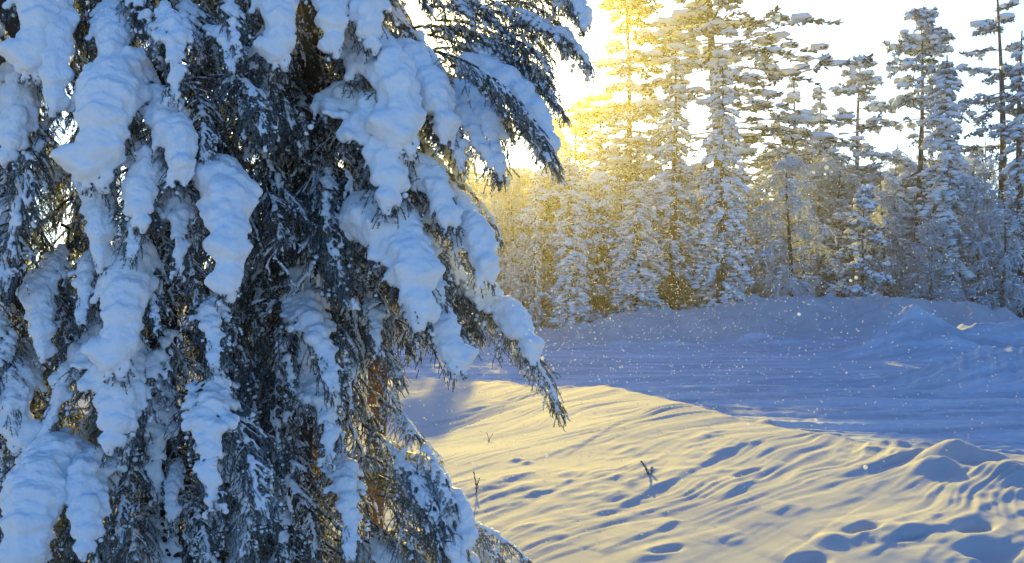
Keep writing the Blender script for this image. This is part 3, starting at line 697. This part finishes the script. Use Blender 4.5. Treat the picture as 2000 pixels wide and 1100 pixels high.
# spruce in the middle of the left half
near_spruce(330, 4.75, 'widest snow laden spruce with the thickest snow tongues hanging in front of its trunk', 72, .085, [
    ('heavy', 215, 20, 4.4, 205, 170, 4.05, .85, 0), ('steep', 240, -40, 4.4, 290, 110, 4.1, .9, 1), ('steep', 325, 10, 4.3, 330, 180, 3.95, .85, 2), ('heavy', 255, 130, 4.35, 185, 350, 3.9, 1.25, 0), ('arch', 270, 190, 4.35, 370, 350, 3.95, 1.0, 0),
    ('heavy', 200, 310, 4.35, 185, 520, 3.95, .75, 1), ('heavy', 330, 290, 4.3, 290, 440, 3.9, 1.0, 2), ('heavy', 400, 335, 4.3, 462, 575, 3.85, .95, 1), ('steep', 300, 370, 4.25, 245, 500, 3.85, .9, 0), ('steep', 330, 350, 4.3, 340, 520, 3.95, .8, 2),
    ('heavy', 265, 480, 4.3, 225, 720, 3.85, 1.0, 0), ('steep', 190, 490, 4.35, 170, 630, 3.95, .9, 0), ('heavy', 225, 660, 4.3, 200, 870, 3.85, 1.2, 2), ('steep', 345, 640, 4.3, 265, 880, 3.9, .95, 1), ('steep', 285, 540, 4.3, 320, 640, 3.95, .8, 1),
    ('steep', 395, 590, 4.3, 430, 715, 3.9, 1.0, 0), ('steep', 415, 720, 4.25, 430, 970, 3.85, 1.1, 2), ('thin', 430, 780, 4.3, 540, 1010, 3.95, .9, 0), ('thin', 260, 880, 4.3, 250, 1060, 3.95, .8, 0), ('heavy', 350, 905, 4.35, 335, 1010, 4.1, .6, 0),
    ('steep', 400, 60, 4.35, 460, 140, 4.05, .9, 0), ('thin', 420, 150, 4.35, 510, 265, 3.95, 1.0, 1), ('steep', 440, 0, 4.4, 480, 110, 4.1, .9, 1), ('thin', 380, 180, 4.4, 420, 330, 4.05, .8, 0), ('thin', 350, 480, 4.35, 380, 600, 4.1, .8, 1),
    ('thin', 470, 900, 4.3, 470, 1090, 4.0, 1.0, 1), ('thin', 360, 960, 4.4, 390, 1110, 4.1, .9, 0), ('thin', 245, 1000, 4.4, 250, 1150, 4.1, .9, 1)],
    170, .85, dead=110, boughs=('steep', 'thin', 'bare', 'dead', 'thin'))
# right hand spruce, its boughs reaching over the drift
near_spruce(590, 5.2, 'snow laden spruce whose long boughs droop to the right in front of the low sun', 73, .095, [
    ('heavy', 520, -40, 4.6, 545, 120, 4.2, .9, 0), ('heavy', 625, -30, 4.7, 665, 105, 4.3, .9, 1), ('heavy', 705, -40, 4.8, 740, 95, 4.4, .95, 2), ('steep', 560, 100, 4.7, 510, 200, 4.4, .8, 0),
    ('heavy', 660, 85, 4.9, 785, 285, 4.35, 1.1, 0), ('heavy', 640, 195, 4.8, 740, 395, 4.25, 1.15, 2), ('arch', 735, 105, 5.0, 855, 265, 4.5, 1.1, 0), ('steep', 640, 330, 4.8, 650, 440, 4.5, .9, 1), ('arch', 740, 320, 4.9, 862, 445, 4.4, 1.1, 1),
    ('heavy', 690, 440, 4.8, 800, 630, 4.2, 1.25, 1), ('steep', 770, 440, 4.9, 870, 590, 4.45, 1.0, 0), ('heavy', 800, 590, 4.8, 895, 720, 4.35, 1.0, 0), ('steep', 730, 580, 4.9, 745, 680, 4.5, .8, 2), ('arch', 820, 385, 5.0, 968, 540, 4.5, 1.05, 0),
    ('arch', 850, 560, 5.0, 1030, 700, 4.5, 1.0, 0), ('thin', 940, 610, 4.9, 1078, 805, 4.5, .85, 0), ('arch', 800, 190, 5.1, 965, 325, 4.6, 1.1, 2), ('arch', 880, 130, 5.2, 1092, 300, 4.7, .95, 1), ('thin', 930, 200, 5.2, 1090, 335, 4.85, .6, 1),
    ('coated', 940, 20, 5.3, 1150, 125, 4.9, 1.0, 0), ('coated', 900, 60, 5.3, 1070, 175, 4.9, .8, 1), ('arch', 1060, -60, 5.0, 1140, 60, 4.7, .8, 2), ('arch', 985, 55, 5.1, 1152, 122, 4.8, .9, 3), ('arch', 850, 165, 5.1, 995, 335, 4.65, 1.05, 3), ('arch', 935, 150, 5.2, 1070, 300, 4.75, .9, 0), ('heavy', 835, 215, 5.0, 905, 330, 4.6, .9, 3), ('arch', 900, 120, 5.3, 1040, 240, 4.95, 1.0, 1), ('coated', 960, 110, 5.3, 1075, 190, 5.0, 1.0, 1), ('steep', 1000, 20, 5.1, 1100, 100, 4.8, .9, 3), ('arch', 985, -30, 5.2, 1152, 45, 4.9, .9, 0), ('thin', 985, 80, 5.1, 1085, 150, 4.9, 1.0, 0), ('thin', 1010, 110, 5.1, 1088, 205, 4.9, .9, 1),
    ('coated', 850, 40, 5.3, 1015, 112, 5.1, 1.0, 0), ('coated', 850, 95, 5.3, 1005, 152, 5.1, 1.0, 1), ('coated', 870, -10, 5.3, 1045, 62, 5.1, 1.1, 0), ('dead', 840, 70, 5.3, 1060, 120, 5.2, 1.2, 2), ('thin', 960, 130, 5.2, 1060, 215, 5.0, .9, 0), ('coated', 870, -40, 5.3, 1120, 30, 5.0, .9, 1), ('dead', 780, 60, 5.3, 1010, 140, 5.2, 1.0, 0), ('dead', 760, 0, 5.3, 960, 30, 5.2, 1.0, 1),
    ('coated', 860, 330, 5.2, 975, 470, 4.9, .8, 0), ('coated', 900, 560, 5.1, 1035, 640, 4.9, .5, 1),
    ('steep', 555, 600, 4.8, 665, 760, 4.3, 1.1, 0), ('steep', 545, 640, 4.7, 560, 760, 4.4, .8, 1), ('steep', 580, 730, 4.75, 630, 885, 4.3, 1.1, 2), ('steep', 600, 800, 4.75, 660, 870, 4.4, .8, 2), ('steep', 640, 880, 4.7, 695, 1090, 4.3, 1.1, 0),
    ('thin', 510, 370, 4.7, 545, 470, 4.4, .9, 1), ('thin', 480, 340, 4.8, 590, 430, 4.5, .7, 0), ('thin', 620, 620, 5.0, 690, 700, 4.7, .8, 0),
    ('coated', 740, 780, 5.0, 900, 985, 4.6, 1.0, 0), ('coated', 710, 830, 4.9, 870, 1030, 4.5, .9, 1), ('coated', 760, 960, 4.9, 1030, 1100, 4.5, .7, 0), ('coated', 740, 930, 4.9, 900, 1120, 4.5, .9, 1), ('thin', 700, 660, 5.1, 795, 750, 4.8, .9, 0), ('coated', 720, 720, 5.1, 800, 850, 4.8, .8, 1),
    ('thin', 770, 1000, 4.8, 830, 1140, 4.5, .9, 1), ('thin', 560, 920, 4.8, 600, 1090, 4.5, .9, 0), ('arch', 860, 270, 5.2, 900, 360, 4.9, .7, 2)],
    190, 1.05, nright=80, dead=160, boughs=('steep', 'thin', 'thin', 'bare', 'dead', 'coated', 'dead'))

# reddish pine trunk behind the right hand spruce
def pine_trunk(u, Y, r0, label, seed):
    x = (u - U0) / F_PX * Y; z0 = ground_z(x, Y) - .05
    tr = bpy.data.objects.new('pine_tree', None); COL.objects.link(tr); tr.location = (x, Y, z0)
    tag(tr, label, 'tree')
    me, pts = wobbly_trunk((x, Y, z0), 9, r0, r0 * .5, seed, 'pine_bark', (.004, 0)); link('trunk', me, tr)
    bpy.context.view_layer.update(); rs = np.random.RandomState(seed)
    for i in range(14):
        z = rs.uniform(1.0, 5.0); a = pts[0] * 0 + np.array([x, Y, z0 + z]); aa = rs.uniform(0, 6.28)
        b = a + rs.uniform(.4, .8) * np.array([math.cos(aa), math.sin(aa), -.3]); uu, vv = px(b)
        if inside(uu, vv): place(tr, 'dead', i, a, b)
    return tr
pine_trunk(728, 6.6, .075, 'reddish pine trunk showing through the right hand spruce low down', 81)
pine_trunk(615, 6.8, .06, 'slim dark pine trunk behind the gap left of the reddish trunk', 82)

# ------------------------------------------------------------------ forest trees
def far_spruce(seed, H, Rm, droop=1.0, frost=1.0, gap=0.0, z_low=.03):
    rs = np.random.RandomState(seed); gt, gc, gs = Geo(), Geo(), Geo()
    z = np.linspace(0, H, 16); tp = np.stack([.04 * np.sin(z * .5 + seed), .04 * np.cos(z * .6 + seed), z], -1)
    gt.tubes(tp[None], np.linspace(.013 * H, .015, 16)[None], 8, 0)
    zz = []; c = z_low * H
    while c < H * .985:
        zz += [c] * rs.randint(4, 7); c += rs.uniform(.16, .30)
    zz = np.array(zz) + rs.uniform(-.08, .08, len(zz)); n = len(zz); f = np.clip(zz / H, 0, 1)
    az = rs.uniform(0, 6.283, n); L = Rm * (1 - f) ** .72 * (.6 + .4 * np.minimum(1, f / .12)) * rs.uniform(.55, 1.15, n) + .12
    keep = rs.uniform(size=n) > gap; zz, f, az, L, n = zz[keep], f[keep], az[keep], L[keep], keep.sum()
    B = np.stack([np.zeros(n), np.zeros(n), zz], -1); el = np.radians(20 * f - 10)
    D = np.stack([np.cos(az) * np.cos(el), np.sin(az) * np.cos(el), np.sin(el)], -1)
    lb = curves(B, D, L, droop * (2.0 - 1.0 * f), 7, rs, .1)
    gt.tubes(lb, np.linspace(.022, .006, 7)[None] * np.ones((n, 1)), 3, 0)
    m = 44; fs = rs.uniform(.08, 1, (n, m)); p, t = along(lb, fs)
    lat = unit(np.cross(t, np.array([0, 0, 1.]))) * np.where(rs.uniform(size=(n, m)) < .5, 1, -1)[..., None]
    sd = unit(t * .8 + lat * rs.uniform(.1, 1, (n, m, 1)) + np.array([0, 0, -.75]) + .3 * rs.normal(size=p.shape))
    sl_ = (rs.uniform(.10, .26, (n, m)) * (.5 + .5 * np.minimum(1, L / 1.0))[:, None]).ravel()
    gc.spikes(p.reshape(-1, 3), sd.reshape(-1, 3), sl_, rs.uniform(.020, .042, n * m), 0)
    q = 12; fs = np.linspace(.2, .98, q)[None] + rs.uniform(-.06, .06, (n, q)); p, t = along(lb, fs); ok = rs.uniform(size=(n, q)) < .74 * frost
    r_ = (rs.uniform(.05, .12, (n, q)) * (.45 + .55 * np.minimum(1, L / 1.1))[:, None])[ok]
    gs.balls(p[ok] + np.array([0, 0, .4]) * r_[:, None], np.stack([r_ * 1.3, r_ * 1.3, r_ * .6], 1), sub=1, rough=.2, seed=seed)
    return gt, gc, gs
def far_pine(seed, H, Rm, bare=.35, up=.2, dens=1.0, snow=.6, n_l=64):
    rs = np.random.RandomState(seed); gt, gc, gs = Geo(), Geo(), Geo()
    z = np.linspace(0, H, 18); tp = np.stack([.10 * np.sin(z * .35 + seed), .08 * np.cos(z * .4 + seed), z], -1)
    gt.tubes(tp[None], (np.linspace(.0125 * H, .02, 18) * (1 + .06 * rs.normal(size=18)))[None], 8, 0)
    f = np.sort(np.concatenate([rs.uniform(bare, 1, n_l), rs.uniform(.08, bare, 12)])); n = len(f)
    az = rs.uniform(0, 6.283, n); g_ = (f - bare) / (1 - bare)
    L = np.where(f < bare, Rm * .5 * rs.uniform(.3, 1, n), Rm * np.clip(1.05 - g_, .12, 1) ** .6 * rs.uniform(.5, 1.15, n))
    B = np.stack([np.interp(f * H, z, tp[:, 0]), np.interp(f * H, z, tp[:, 1]), f * H], -1); el = np.radians(np.where(f < bare, -15, -8 + 50 * g_ * up * 2) + rs.uniform(-12, 12, n))
    D = np.stack([np.cos(az) * np.cos(el), np.sin(az) * np.cos(el), np.sin(el)], -1)
    lb = curves(B, D, L, .55 - .5 * g_.clip(0, 1), 8, rs, .35)
    gt.tubes(lb, np.linspace(.030, .008, 8)[None] * (.5 + .5 * np.minimum(1, L / Rm))[:, None], 4, 0)
    m = 7; fs = np.linspace(.3, 1, m)[None] + rs.uniform(-.06, .06, (n, m)); p, t = along(lb, fs)
    lat = unit(np.cross(t, np.array([0, 0, 1.]))) * np.where(np.arange(m) % 2, 1, -1)[None, :, None]
    sb = curves(p.reshape(-1, 3), unit(t * .8 + lat * .9 + .3 * rs.normal(size=p.shape) + np.array([0, 0, .1])).reshape(-1, 3), (L[:, None] * rs.uniform(.15, .34, (n, m))).ravel() + .1, .3, 5, rs, .3)
    gt.tubes(sb, np.linspace(.012, .006, 5)[None] * np.ones((len(sb), 1)), 3, 0)
    k = int(24 * dens); fs = rs.uniform(.2, 1, (len(sb), k)); p, t = along(sb, fs)
    sd = unit(t * .6 + rs.normal(size=p.shape) * .6 + np.array([0, 0, .15])); gc.spikes(p.reshape(-1, 3), sd.reshape(-1, 3), rs.uniform(.09, .20, p.shape[0] * k), rs.uniform(.020, .042, p.shape[0] * k), 0)
    tips = sb[:, 3]; ok = rs.uniform(size=len(tips)) < snow; r_ = rs.uniform(.07, .16, ok.sum())
    gs.balls(tips[ok] + np.array([0, 0, .5]) * r_[:, None], np.stack([r_ * 1.2, r_ * 1.2, r_ * .85], 1), sub=1, rough=.18, seed=seed)
    fs = np.linspace(.15, .95, 8)[None].repeat(n, 0); p, _ = along(lb, fs); ok = rs.uniform(size=fs.shape) < snow * .8; r_ = rs.uniform(.035, .07, ok.sum())
    gs.balls(p[ok] + np.array([0, 0, .6]) * r_[:, None], np.stack([r_ * 1.6, r_ * 1.6, r_ * .8], 1), sub=1, rough=.15, seed=seed + 1)
    return gt, gc, gs
def frost_birch(seed, H, Rm, arching=1.0, stems=1):
    """Leafless tree, every twig thick with hoar frost and curling down."""
    rs = np.random.RandomState(seed); gt, gc, gs = Geo(), Geo(), Geo()
    z = np.linspace(0, H, 14); tp = np.stack([.12 * np.sin(z * .5 + seed), .1 * np.cos(z * .45 + seed) - .1, z], -1)
    gt.tubes(tp[None], np.linspace(.011 * H, .015, 14)[None], 7, 0)
    n = 44; f = np.sort(rs.uniform(.14, .97, n)); az = rs.uniform(0, 6.283, n)
    L = Rm * (1.1 - f) ** .5 * rs.uniform(.5, 1.1, n); el = np.radians(rs.uniform(15, 50, n))
    B = np.stack([np.interp(f * H, z, tp[:, 0]), np.interp(f * H, z, tp[:, 1]), f * H], -1); D = np.stack([np.cos(az) * np.cos(el), np.sin(az) * np.cos(el), np.sin(el)], -1)
    lb = curves(B, D, L, 1.9 * arching, 10, rs, .25); gt.tubes(lb, np.linspace(.026, .010, 10)[None] * np.ones((n, 1)), 4, 0)
    m = 12; fs = rs.uniform(.15, 1, (n, m)); p, t = along(lb, fs)
    sb = curves(p.reshape(-1, 3), unit(t * .6 + .8 * rs.normal(size=p.shape)).reshape(-1, 3), rs.uniform(.25, .75, n * m), 1.6 * arching, 7, rs, .6)
    gc.tubes(sb, np.linspace(.026, .016, 7)[None] * np.ones((len(sb), 1)), 3, 0)
    k = 6; fs = rs.uniform(.2, 1, (len(sb), k)); p, t = along(sb, fs)
    s2 = curves(p.reshape(-1, 3), unit(t * .5 + .9 * rs.normal(size=p.shape)).reshape(-1, 3), rs.uniform(.10, .32, len(sb) * k), 1.5 * arching, 4, rs, .5)
    gc.tubes(s2, np.linspace(.022, .013, 4)[None] * np.ones((len(s2), 1)), 3, 0)
    fs = np.linspace(.2, 1, 9)[None].repeat(n, 0); p, _ = along(lb, fs); ok = rs.uniform(size=fs.shape) < .45; r_ = rs.uniform(.04, .09, ok.sum())
    gs.balls(p[ok] + np.array([0, 0, .5]) * r_[:, None], np.stack([r_ * 1.4, r_ * 1.4, r_ * .8], 1), sub=1, rough=.15, seed=seed)
    return gt, gc, gs
def finish(gs_, crown='far_needles'):
    gt, gc, gw = gs_
    return gt.mesh('trunk', [M['far_wood']]), gc.mesh('crown', [M[crown]], smooth=False), gw.mesh('snow_load', [M['snow_tree']])
TREE = {
    'spruce': [finish(far_spruce(101, 10, 1.35)), finish(far_spruce(102, 10, 1.0, 1.2)), finish(far_spruce(103, 10, 1.5, 1.3, 1.1))],
    'slim': [finish(far_spruce(111, 10, .72, .9, .9, .25, .12)), finish(far_spruce(112, 10, .85, 1.0, .8, .3, .2))],
    'pine': [finish(far_pine(121, 12, 2.1, .45)), finish(far_pine(122, 12, 1.8, .3, .25)), finish(far_pine(123, 12, 1.5, .4, .1, .7, .4, 34))],
    'young': [finish(far_pine(131, 6, 1.5, .12, .35, 1.3, .7)), finish(far_pine(132, 6, 1.2, .08, .3, 1.3, .75))],
    'birch': [finish(frost_birch(141, 8, 2.3), 'far_frost'), finish(frost_birch(142, 8, 1.8, .7), 'far_frost'), finish(frost_birch(143, 8, 2.0, 1.2), 'far_frost')],
}
TREE_H = {'spruce': 10, 'slim': 10, 'pine': 12, 'young': 6, 'birch': 8}
TREE_NAME = {'spruce': 'spruce_tree', 'slim': 'spruce_tree', 'pine': 'pine_tree', 'young': 'young_pine', 'birch': 'birch_tree'}
def forest_tree(kind, i, u, vtop, Y, rot, label, group=None, wide=1.0, lean=0.0):
    x = (u - U0) / F_PX * Y; z0 = ground_z(x, Y) - .08
    ztop = ZC - (vtop - V0) / F_PX * Y; s = max(ztop - z0, 1.0) / TREE_H[kind]
    e = bpy.data.objects.new(TREE_NAME[kind], None); COL.objects.link(e)
    e.location = (x, Y, z0); e.rotation_euler = (0, R(lean), R(rot)); ws = s ** .7 * wide * (1.6 if kind == 'pine' else 1.45); e.scale = (ws, ws, s)
    tag(e, label, 'tree', group)
    for nm, me in zip(('trunk', 'crown', 'snow_load'), TREE[kind][i % len(TREE[kind])]): tag(link(nm, me, e), kind='stuff' if nm != 'trunk' else None)
    return e
GF = 'frosted trees along the far road edge'
FRONT = [
    ('slim', 0, 1045, 335, 38, 10, 'slender tree with bare dark stem right of the long drooping bough tip', .6),
    ('spruce', 1, 1115, 300, 37, 40, 'frosted spruce with drooping blue boughs beside the slender dark stem', 1.2),
    ('young', 0, 1168, 350, 38.5, 30, 'small frosted pine tucked between two spruces at the left bank end', .8),
    ('pine', 1, 1222, -60, 45, 200, 'tall thin gold lit pine rising above the frosted spruces left of the giant pine', .85),
    ('spruce', 2, 1245, 345, 36.8, 80, 'squat broad frosted spruce left of the narrow spruce', 1.5),
    ('pine', 1, 1128, 196, 62, 70, 'sun yellow hazy pine rising right of the long bough, left of its neighbour', .9),
    ('pine', 0, 1172, 185, 64, 130, 'sun yellow hazy pine just left of the tall thin gold pine', .9),
    ('spruce', 1, 1090, 222, 60, 15, 'sun yellow hazy spruce nearest to the hanging bough of the near spruce', 1.1),
    ('slim', 1, 1318, 100, 38, 120, 'narrow dark topped spruce just left of the giant pine', 1.15),
    ('pine', 0, 1397, -110, 43, 60, 'giant broad crowned pine cut by the top edge', 1.5),
    ('spruce', 0, 1410, 108, 37, 150, 'tall drooping snow plastered spruce in front of the giant pine', .95),
    ('birch', 0, 1535, 300, 38, 65, 'frost covered birch with two arching limbs bending right over the bank', 1.0),
    ('slim', 0, 1600, 165, 58, 60, 'small pointed spruce against the white sky between birch and ragged pine', 1.1),
    ('pine', 2, 1548, 155, 56, 300, 'thin gold lit pine behind the right side of the giant pine', .9),
    ('pine', 1, 1680, 115, 54, 20, 'yellow lit bushy pine left of the tallest dark topped pine', .9),
    ('young', 1, 1688, 370, 37.5, 100, 'short frosted pine with a dark stem standing close behind the bank', .75),
    ('birch', 2, 1728, 330, 40, 210, 'curly twigged frost white birch left of the thick dark trunk', .9),
    ('pine', 0, 1795, 22, 42, 170, 'tall pine with tufted dark top and thick dark trunk behind the bank', .75),
    ('spruce', 1, 1848, 108, 39.5, 270, 'bluish column shaped frosted spruce beside the tufted tall pine', 1.25),
    ('birch', 1, 1820, 420, 38, 10, 'low frosted birch under the bluish column spruce', .7),
    ('pine', 2, 1952, -5, 40, 240, 'sparse pine with spiky bare top near the right photo edge', .95),
    ('birch', 1, 1905, 330, 39, 140, 'pale frosted birch between column spruce and spiky topped pine', .8),
    ('slim', 1, 1994, 60, 39, 200, 'thin stemmed spruce at the right photo edge', 1.0),
    ('birch', 2, 1960, 380, 37.5, 300, 'frosted birch thicket tree at the foot of the spiky topped pine', .8),
    ('young', 1, 1290, 355, 40, 10, 'frosted young pine at the foot of the narrow spruce', 1.1),
    ('birch', 0, 905, 285, 42, 30, 'gold lit frosted birch showing through the branches of the near spruce', .9),
    ('birch', 1, 1000, 310, 42, 90, 'gold lit frosted birch partly hidden by the near spruce boughs', 1.0),
    ('young', 1, 1062, 345, 39.5, 60, 'low frosted pine at the foot of the slender dark stem', 1.1),
    ('young', 0, 1098, 335, 40.5, 160, 'low frosted pine behind the frosted spruce at the left bank end', 1.1),
    ('birch', 0, 1075, 330, 44, 190, 'gold lit frosted birch behind the slender dark stem', .9),
]
for kind, i, u, vt, Y, rot, lab, wd in FRONT: forest_tree(kind, i, u, vt, Y, rot, lab, GF, wd)
GB = 'trees deeper in the gold lit forest'
def back_label(kd, row, u):
    depth = ('low frost white', 'frost white', 'gold hazed', 'gold hazed', 'pale gold', 'palest gold')[row] + ' '
    where = 'left of the giant pine' if u < 1330 else 'behind the giant pine' if u < 1480 else 'behind the arching birch' if u < 1640 else 'left of the tufted pine' if u < 1780 else 'left of the spiky pine' if u < 1930 else 'by the right photo edge'
    if u < 1010: where = 'past the near spruce boughs'
    step = ('behind bank', 'one row back', 'two rows back', 'third row back', 'deep in', 'at the far back')[row]
    return depth + {'spruce': 'spruce', 'slim': 'slim spruce', 'pine': 'pine', 'birch': 'birch', 'young': 'small pine'}[kd] + ' ' + step + ' ' + where
rb = np.random.RandomState(91); BACK = []
for row, (Y0, n, vt0, vt1) in enumerate(((41, 24, 400, 500), (46, 22, 340, 450), (52, 24, 280, 420), (60, 28, 250, 400), (78, 30, 290, 400), (105, 34, 340, 420))):
    for k in range(n):
        u = 560 + (2060 - 560) * (k + rb.uniform(.1, .9)) / n; Y = Y0 * rb.uniform(.93, 1.08); vt = rb.uniform(vt0, vt1)
        if u < 1200: vt = max(vt, 330 + 40 * rb.uniform())
        if 1370 < u < 1450 and row == 1 or 1310 < u < 1400 and row == 2: vt = max(vt, 375)
        if 1530 <= u < 1650 and row == 0: vt = 505
        if 1320 < u < 1410 and row == 3: vt = max(vt, 335)
        if 1430 < u < 1530: vt = max(vt, (490, 390, 370, 300, 300, 300)[row])
        kd = rb.choice(['spruce', 'slim', 'pine', 'birch', 'birch', 'young'] if row > 1 else ['birch', 'birch', 'young', 'birch', 'spruce'] if row < 2 else ['spruce', 'pine', 'pine', 'birch', 'spruce'])
        BACK.append((u, forest_tree(kd, rb.randint(9), u, vt, Y, rb.uniform(0, 360), back_label(kd, row, u), GB, rb.uniform(.9, 1.3))))

same = {}
for u, e in sorted(BACK, key=lambda q: q[0]): same.setdefault(e['label'], []).append(e)
for lab, es in same.items():
    if len(es) > 1:
        for k, e in enumerate(es): e['label'] = lab + ', ' + ('leftmost' if k == 0 else 'rightmost' if k == len(es) - 1 else ('second', 'third', 'fourth', 'fifth', 'sixth')[k - 1] + ' from left')
# ------------------------------------------------------------------ twigs standing in the drift
def twig(u, v, pts, r, label, name='twig', shoots=()):
    gp = ground_at(u, v, True); g = Geo()
    for pl in (pts,) + tuple(shoots):
        c = np.array([(gp[0] + (a - u) / F_PX * gp[1], gp[1] + dy, gp[2] - (b - v) / F_PX * gp[1]) for a, b, dy in pl])
        c[0, 2] -= .03; tt = np.linspace(0, 1, len(c)); tq = np.linspace(0, 1, 12)
        cc = np.stack([np.interp(tq, tt, c[:, i]) for i in range(3)], -1) + .004 * np.random.RandomState(len(c)).normal(size=(12, 3))
        g.tubes(cc[None], np.linspace(r, r * .55, 12)[None], 6, 0)
    me = g.mesh(name, [M['rime_twig']]); o = link(name, me); co = Matrix.Translation(Vector(-gp)); me.transform(co); o.location = gp
    tag(o, label, 'twig', 'twigs standing in the drift')
twig(932, 962, [(932, 962, 0), (929, 942, .01), (925, 920, 0)], .011, 'single upright bare twig in the gold snow beside the low spruce boughs', shoots=([(930, 948, 0), (936, 936, .02)],))
twig(1270, 928, [(1270, 928, 0), (1262, 915, .01), (1252, 900, 0)], .017, 'forked stub poking from the middle of the sunlit drift', shoots=([(1270, 928, 0), (1273, 918, .02), (1275, 912, .02)],))
twig(955, 862, [(955, 862, 0), (953, 852, .01), (950, 843, 0)], .006, 'tiny thin twig in the blue shaded hollow', shoots=([(954, 858, 0), (962, 848, .02)],))
twig(930, 1052, [(930, 1052, 0), (945, 1046, -.02), (962, 1042, 0), (968, 1036, 0)], .008, 'curled twig lying on the snow above the lowest spruce bough')

def withered_leaves():
    c = P(1887, 518, 37.2); g = Geo(); rs = np.random.RandomState(8)
    for k in range(4):
        d = unit(rs.normal(size=3) + np.array([0, -.4, -.8])); a = unit(np.cross(d, rs.normal(size=3))); n = np.cross(d, a); L, W = .11, .045
        V = [c * 0, d * L * .4 + a * W + n * .02, d * L * .5, d * L * .4 - a * W + n * .02, d * L * .75 + a * W * .7 + n * .01, d * L * .75 - a * W * .7 + n * .01, d * L]
        g.add(np.array(V) + rs.normal(size=3) * .03, [[0, 1, 2], [0, 2, 3], [1, 4, 2], [2, 5, 3], [2, 4, 6], [2, 6, 5]])
    m, t, b, o = mat('withered leaf'); b.inputs['Base Color'].default_value = (0.30, 0.12, 0.03, 1); b.inputs['Roughness'].default_value = .8
    o = link('withered_leaves', g.mesh('withered_leaves', [m], smooth=False)); o.location = c
    tag(o, 'small orange brown withered leaf cluster caught in frosted twigs left of the spiky topped pine', 'leaf cluster')
withered_leaves()

# ------------------------------------------------------------------ drifting ice crystals
def flakes():
    rs = np.random.RandomState(17); g = Geo(); C = []; S = []
    for n, (u0, u1), (v0, v1), (y0, y1), (r0, r1) in ((9000, (860, 1480), (40, 540), (5, 20), (.7, 1.6)), (1300, (860, 1600), (540, 760), (6, 22), (.5, 1.2)), (3400, (850, 2000), (100, 900), (5.5, 18), (.7, 1.6)), (500, (800, 1400), (700, 1090), (5, 8.5), (.8, 1.6)), (900, (620, 1120), (60, 720), (2.2, 4.0), (1.0, 2.6)), (40, (560, 1700), (40, 900), (1.8, 3.2), (2.0, 4.6))):
        u = rs.uniform(u0, u1, n) + rs.normal(size=n) * 90; v = rs.uniform(v0, v1, n) + rs.normal(size=n) * 70; Y = rs.uniform(y0, y1, n)
        p = np.stack([(u - U0) / F_PX * Y, Y, ZC - (v - V0) / F_PX * Y], -1)
        ok = p[:, 2] > height(p[:, 0], p[:, 1], False) + .1
        C.append(p[ok]); S.append((rs.uniform(r0, r1, n) / F_PX * Y)[ok])
    C = np.concatenate(C); S = np.concatenate(S)
    dg = bpy.context.evaluated_depsgraph_get()
    lit = np.array([not sc.ray_cast(dg, Vector(p), sdir, distance=60)[0] for p in C]); C, S = C[lit], S[lit]
    oct_v = np.array([[1, 0, 0], [-1, 0, 0], [0, 1, 0], [0, -1, 0], [0, 0, 1], [0, 0, -1.]]); oct_f = np.array([[0, 2, 4], [2, 1, 4], [1, 3, 4], [3, 0, 4], [2, 0, 5], [1, 2, 5], [3, 1, 5], [0, 3, 5]])
    big = S / C[:, 1] * F_PX > 3; g.balls(C[big], S[big], sub=2); C, S = C[~big], S[~big]
    V = (C[:, None] + oct_v[None] * S[:, None, None]).reshape(-1, 3); T = (np.arange(len(C))[:, None, None] * 6 + oct_f[None]).reshape(-1, 3)
    g.add(V, T); tag(link('ice_crystals', g.mesh('ice_crystals', [M['flake']])), 'fine ice crystals glittering gold in the air in front of the trees', None, None, 'stuff')
flakes()

# ------------------------------------------------------------------ haze
def haze():
    m = bpy.data.materials.new('frost haze'); m.use_nodes = True; t = m.node_tree
    t.nodes.remove(t.nodes['Principled BSDF']); pv = N(t, 'ShaderNodeVolumePrincipled')
    pv.inputs['Color'].default_value = (0.95, 0.95, 0.95, 1); pv.inputs['Density'].default_value = 0.0011; pv.inputs['Anisotropy'].default_value = 0.84
    t.links.new(pv.outputs[0], t.nodes['Material Output'].inputs['Volume'])
    x0, x1, y0, y1, z0, z1 = -130, 150, -40, 170, -3, 19
    V = np.array([(x, y, z) for x in (x0, x1) for y in (y0, y1) for z in (z0, z1)], float)
    Q = np.array([[0, 1, 3, 2], [4, 6, 7, 5], [0, 4, 5, 1], [2, 3, 7, 6], [0, 2, 6, 4], [1, 5, 7, 3]])
    g = Geo(); g.add(V, None, Q); tag(link('haze', g.mesh('haze', [m], smooth=False)), 'thin frosty haze lit gold by the low sun', None, None, 'stuff')
haze()
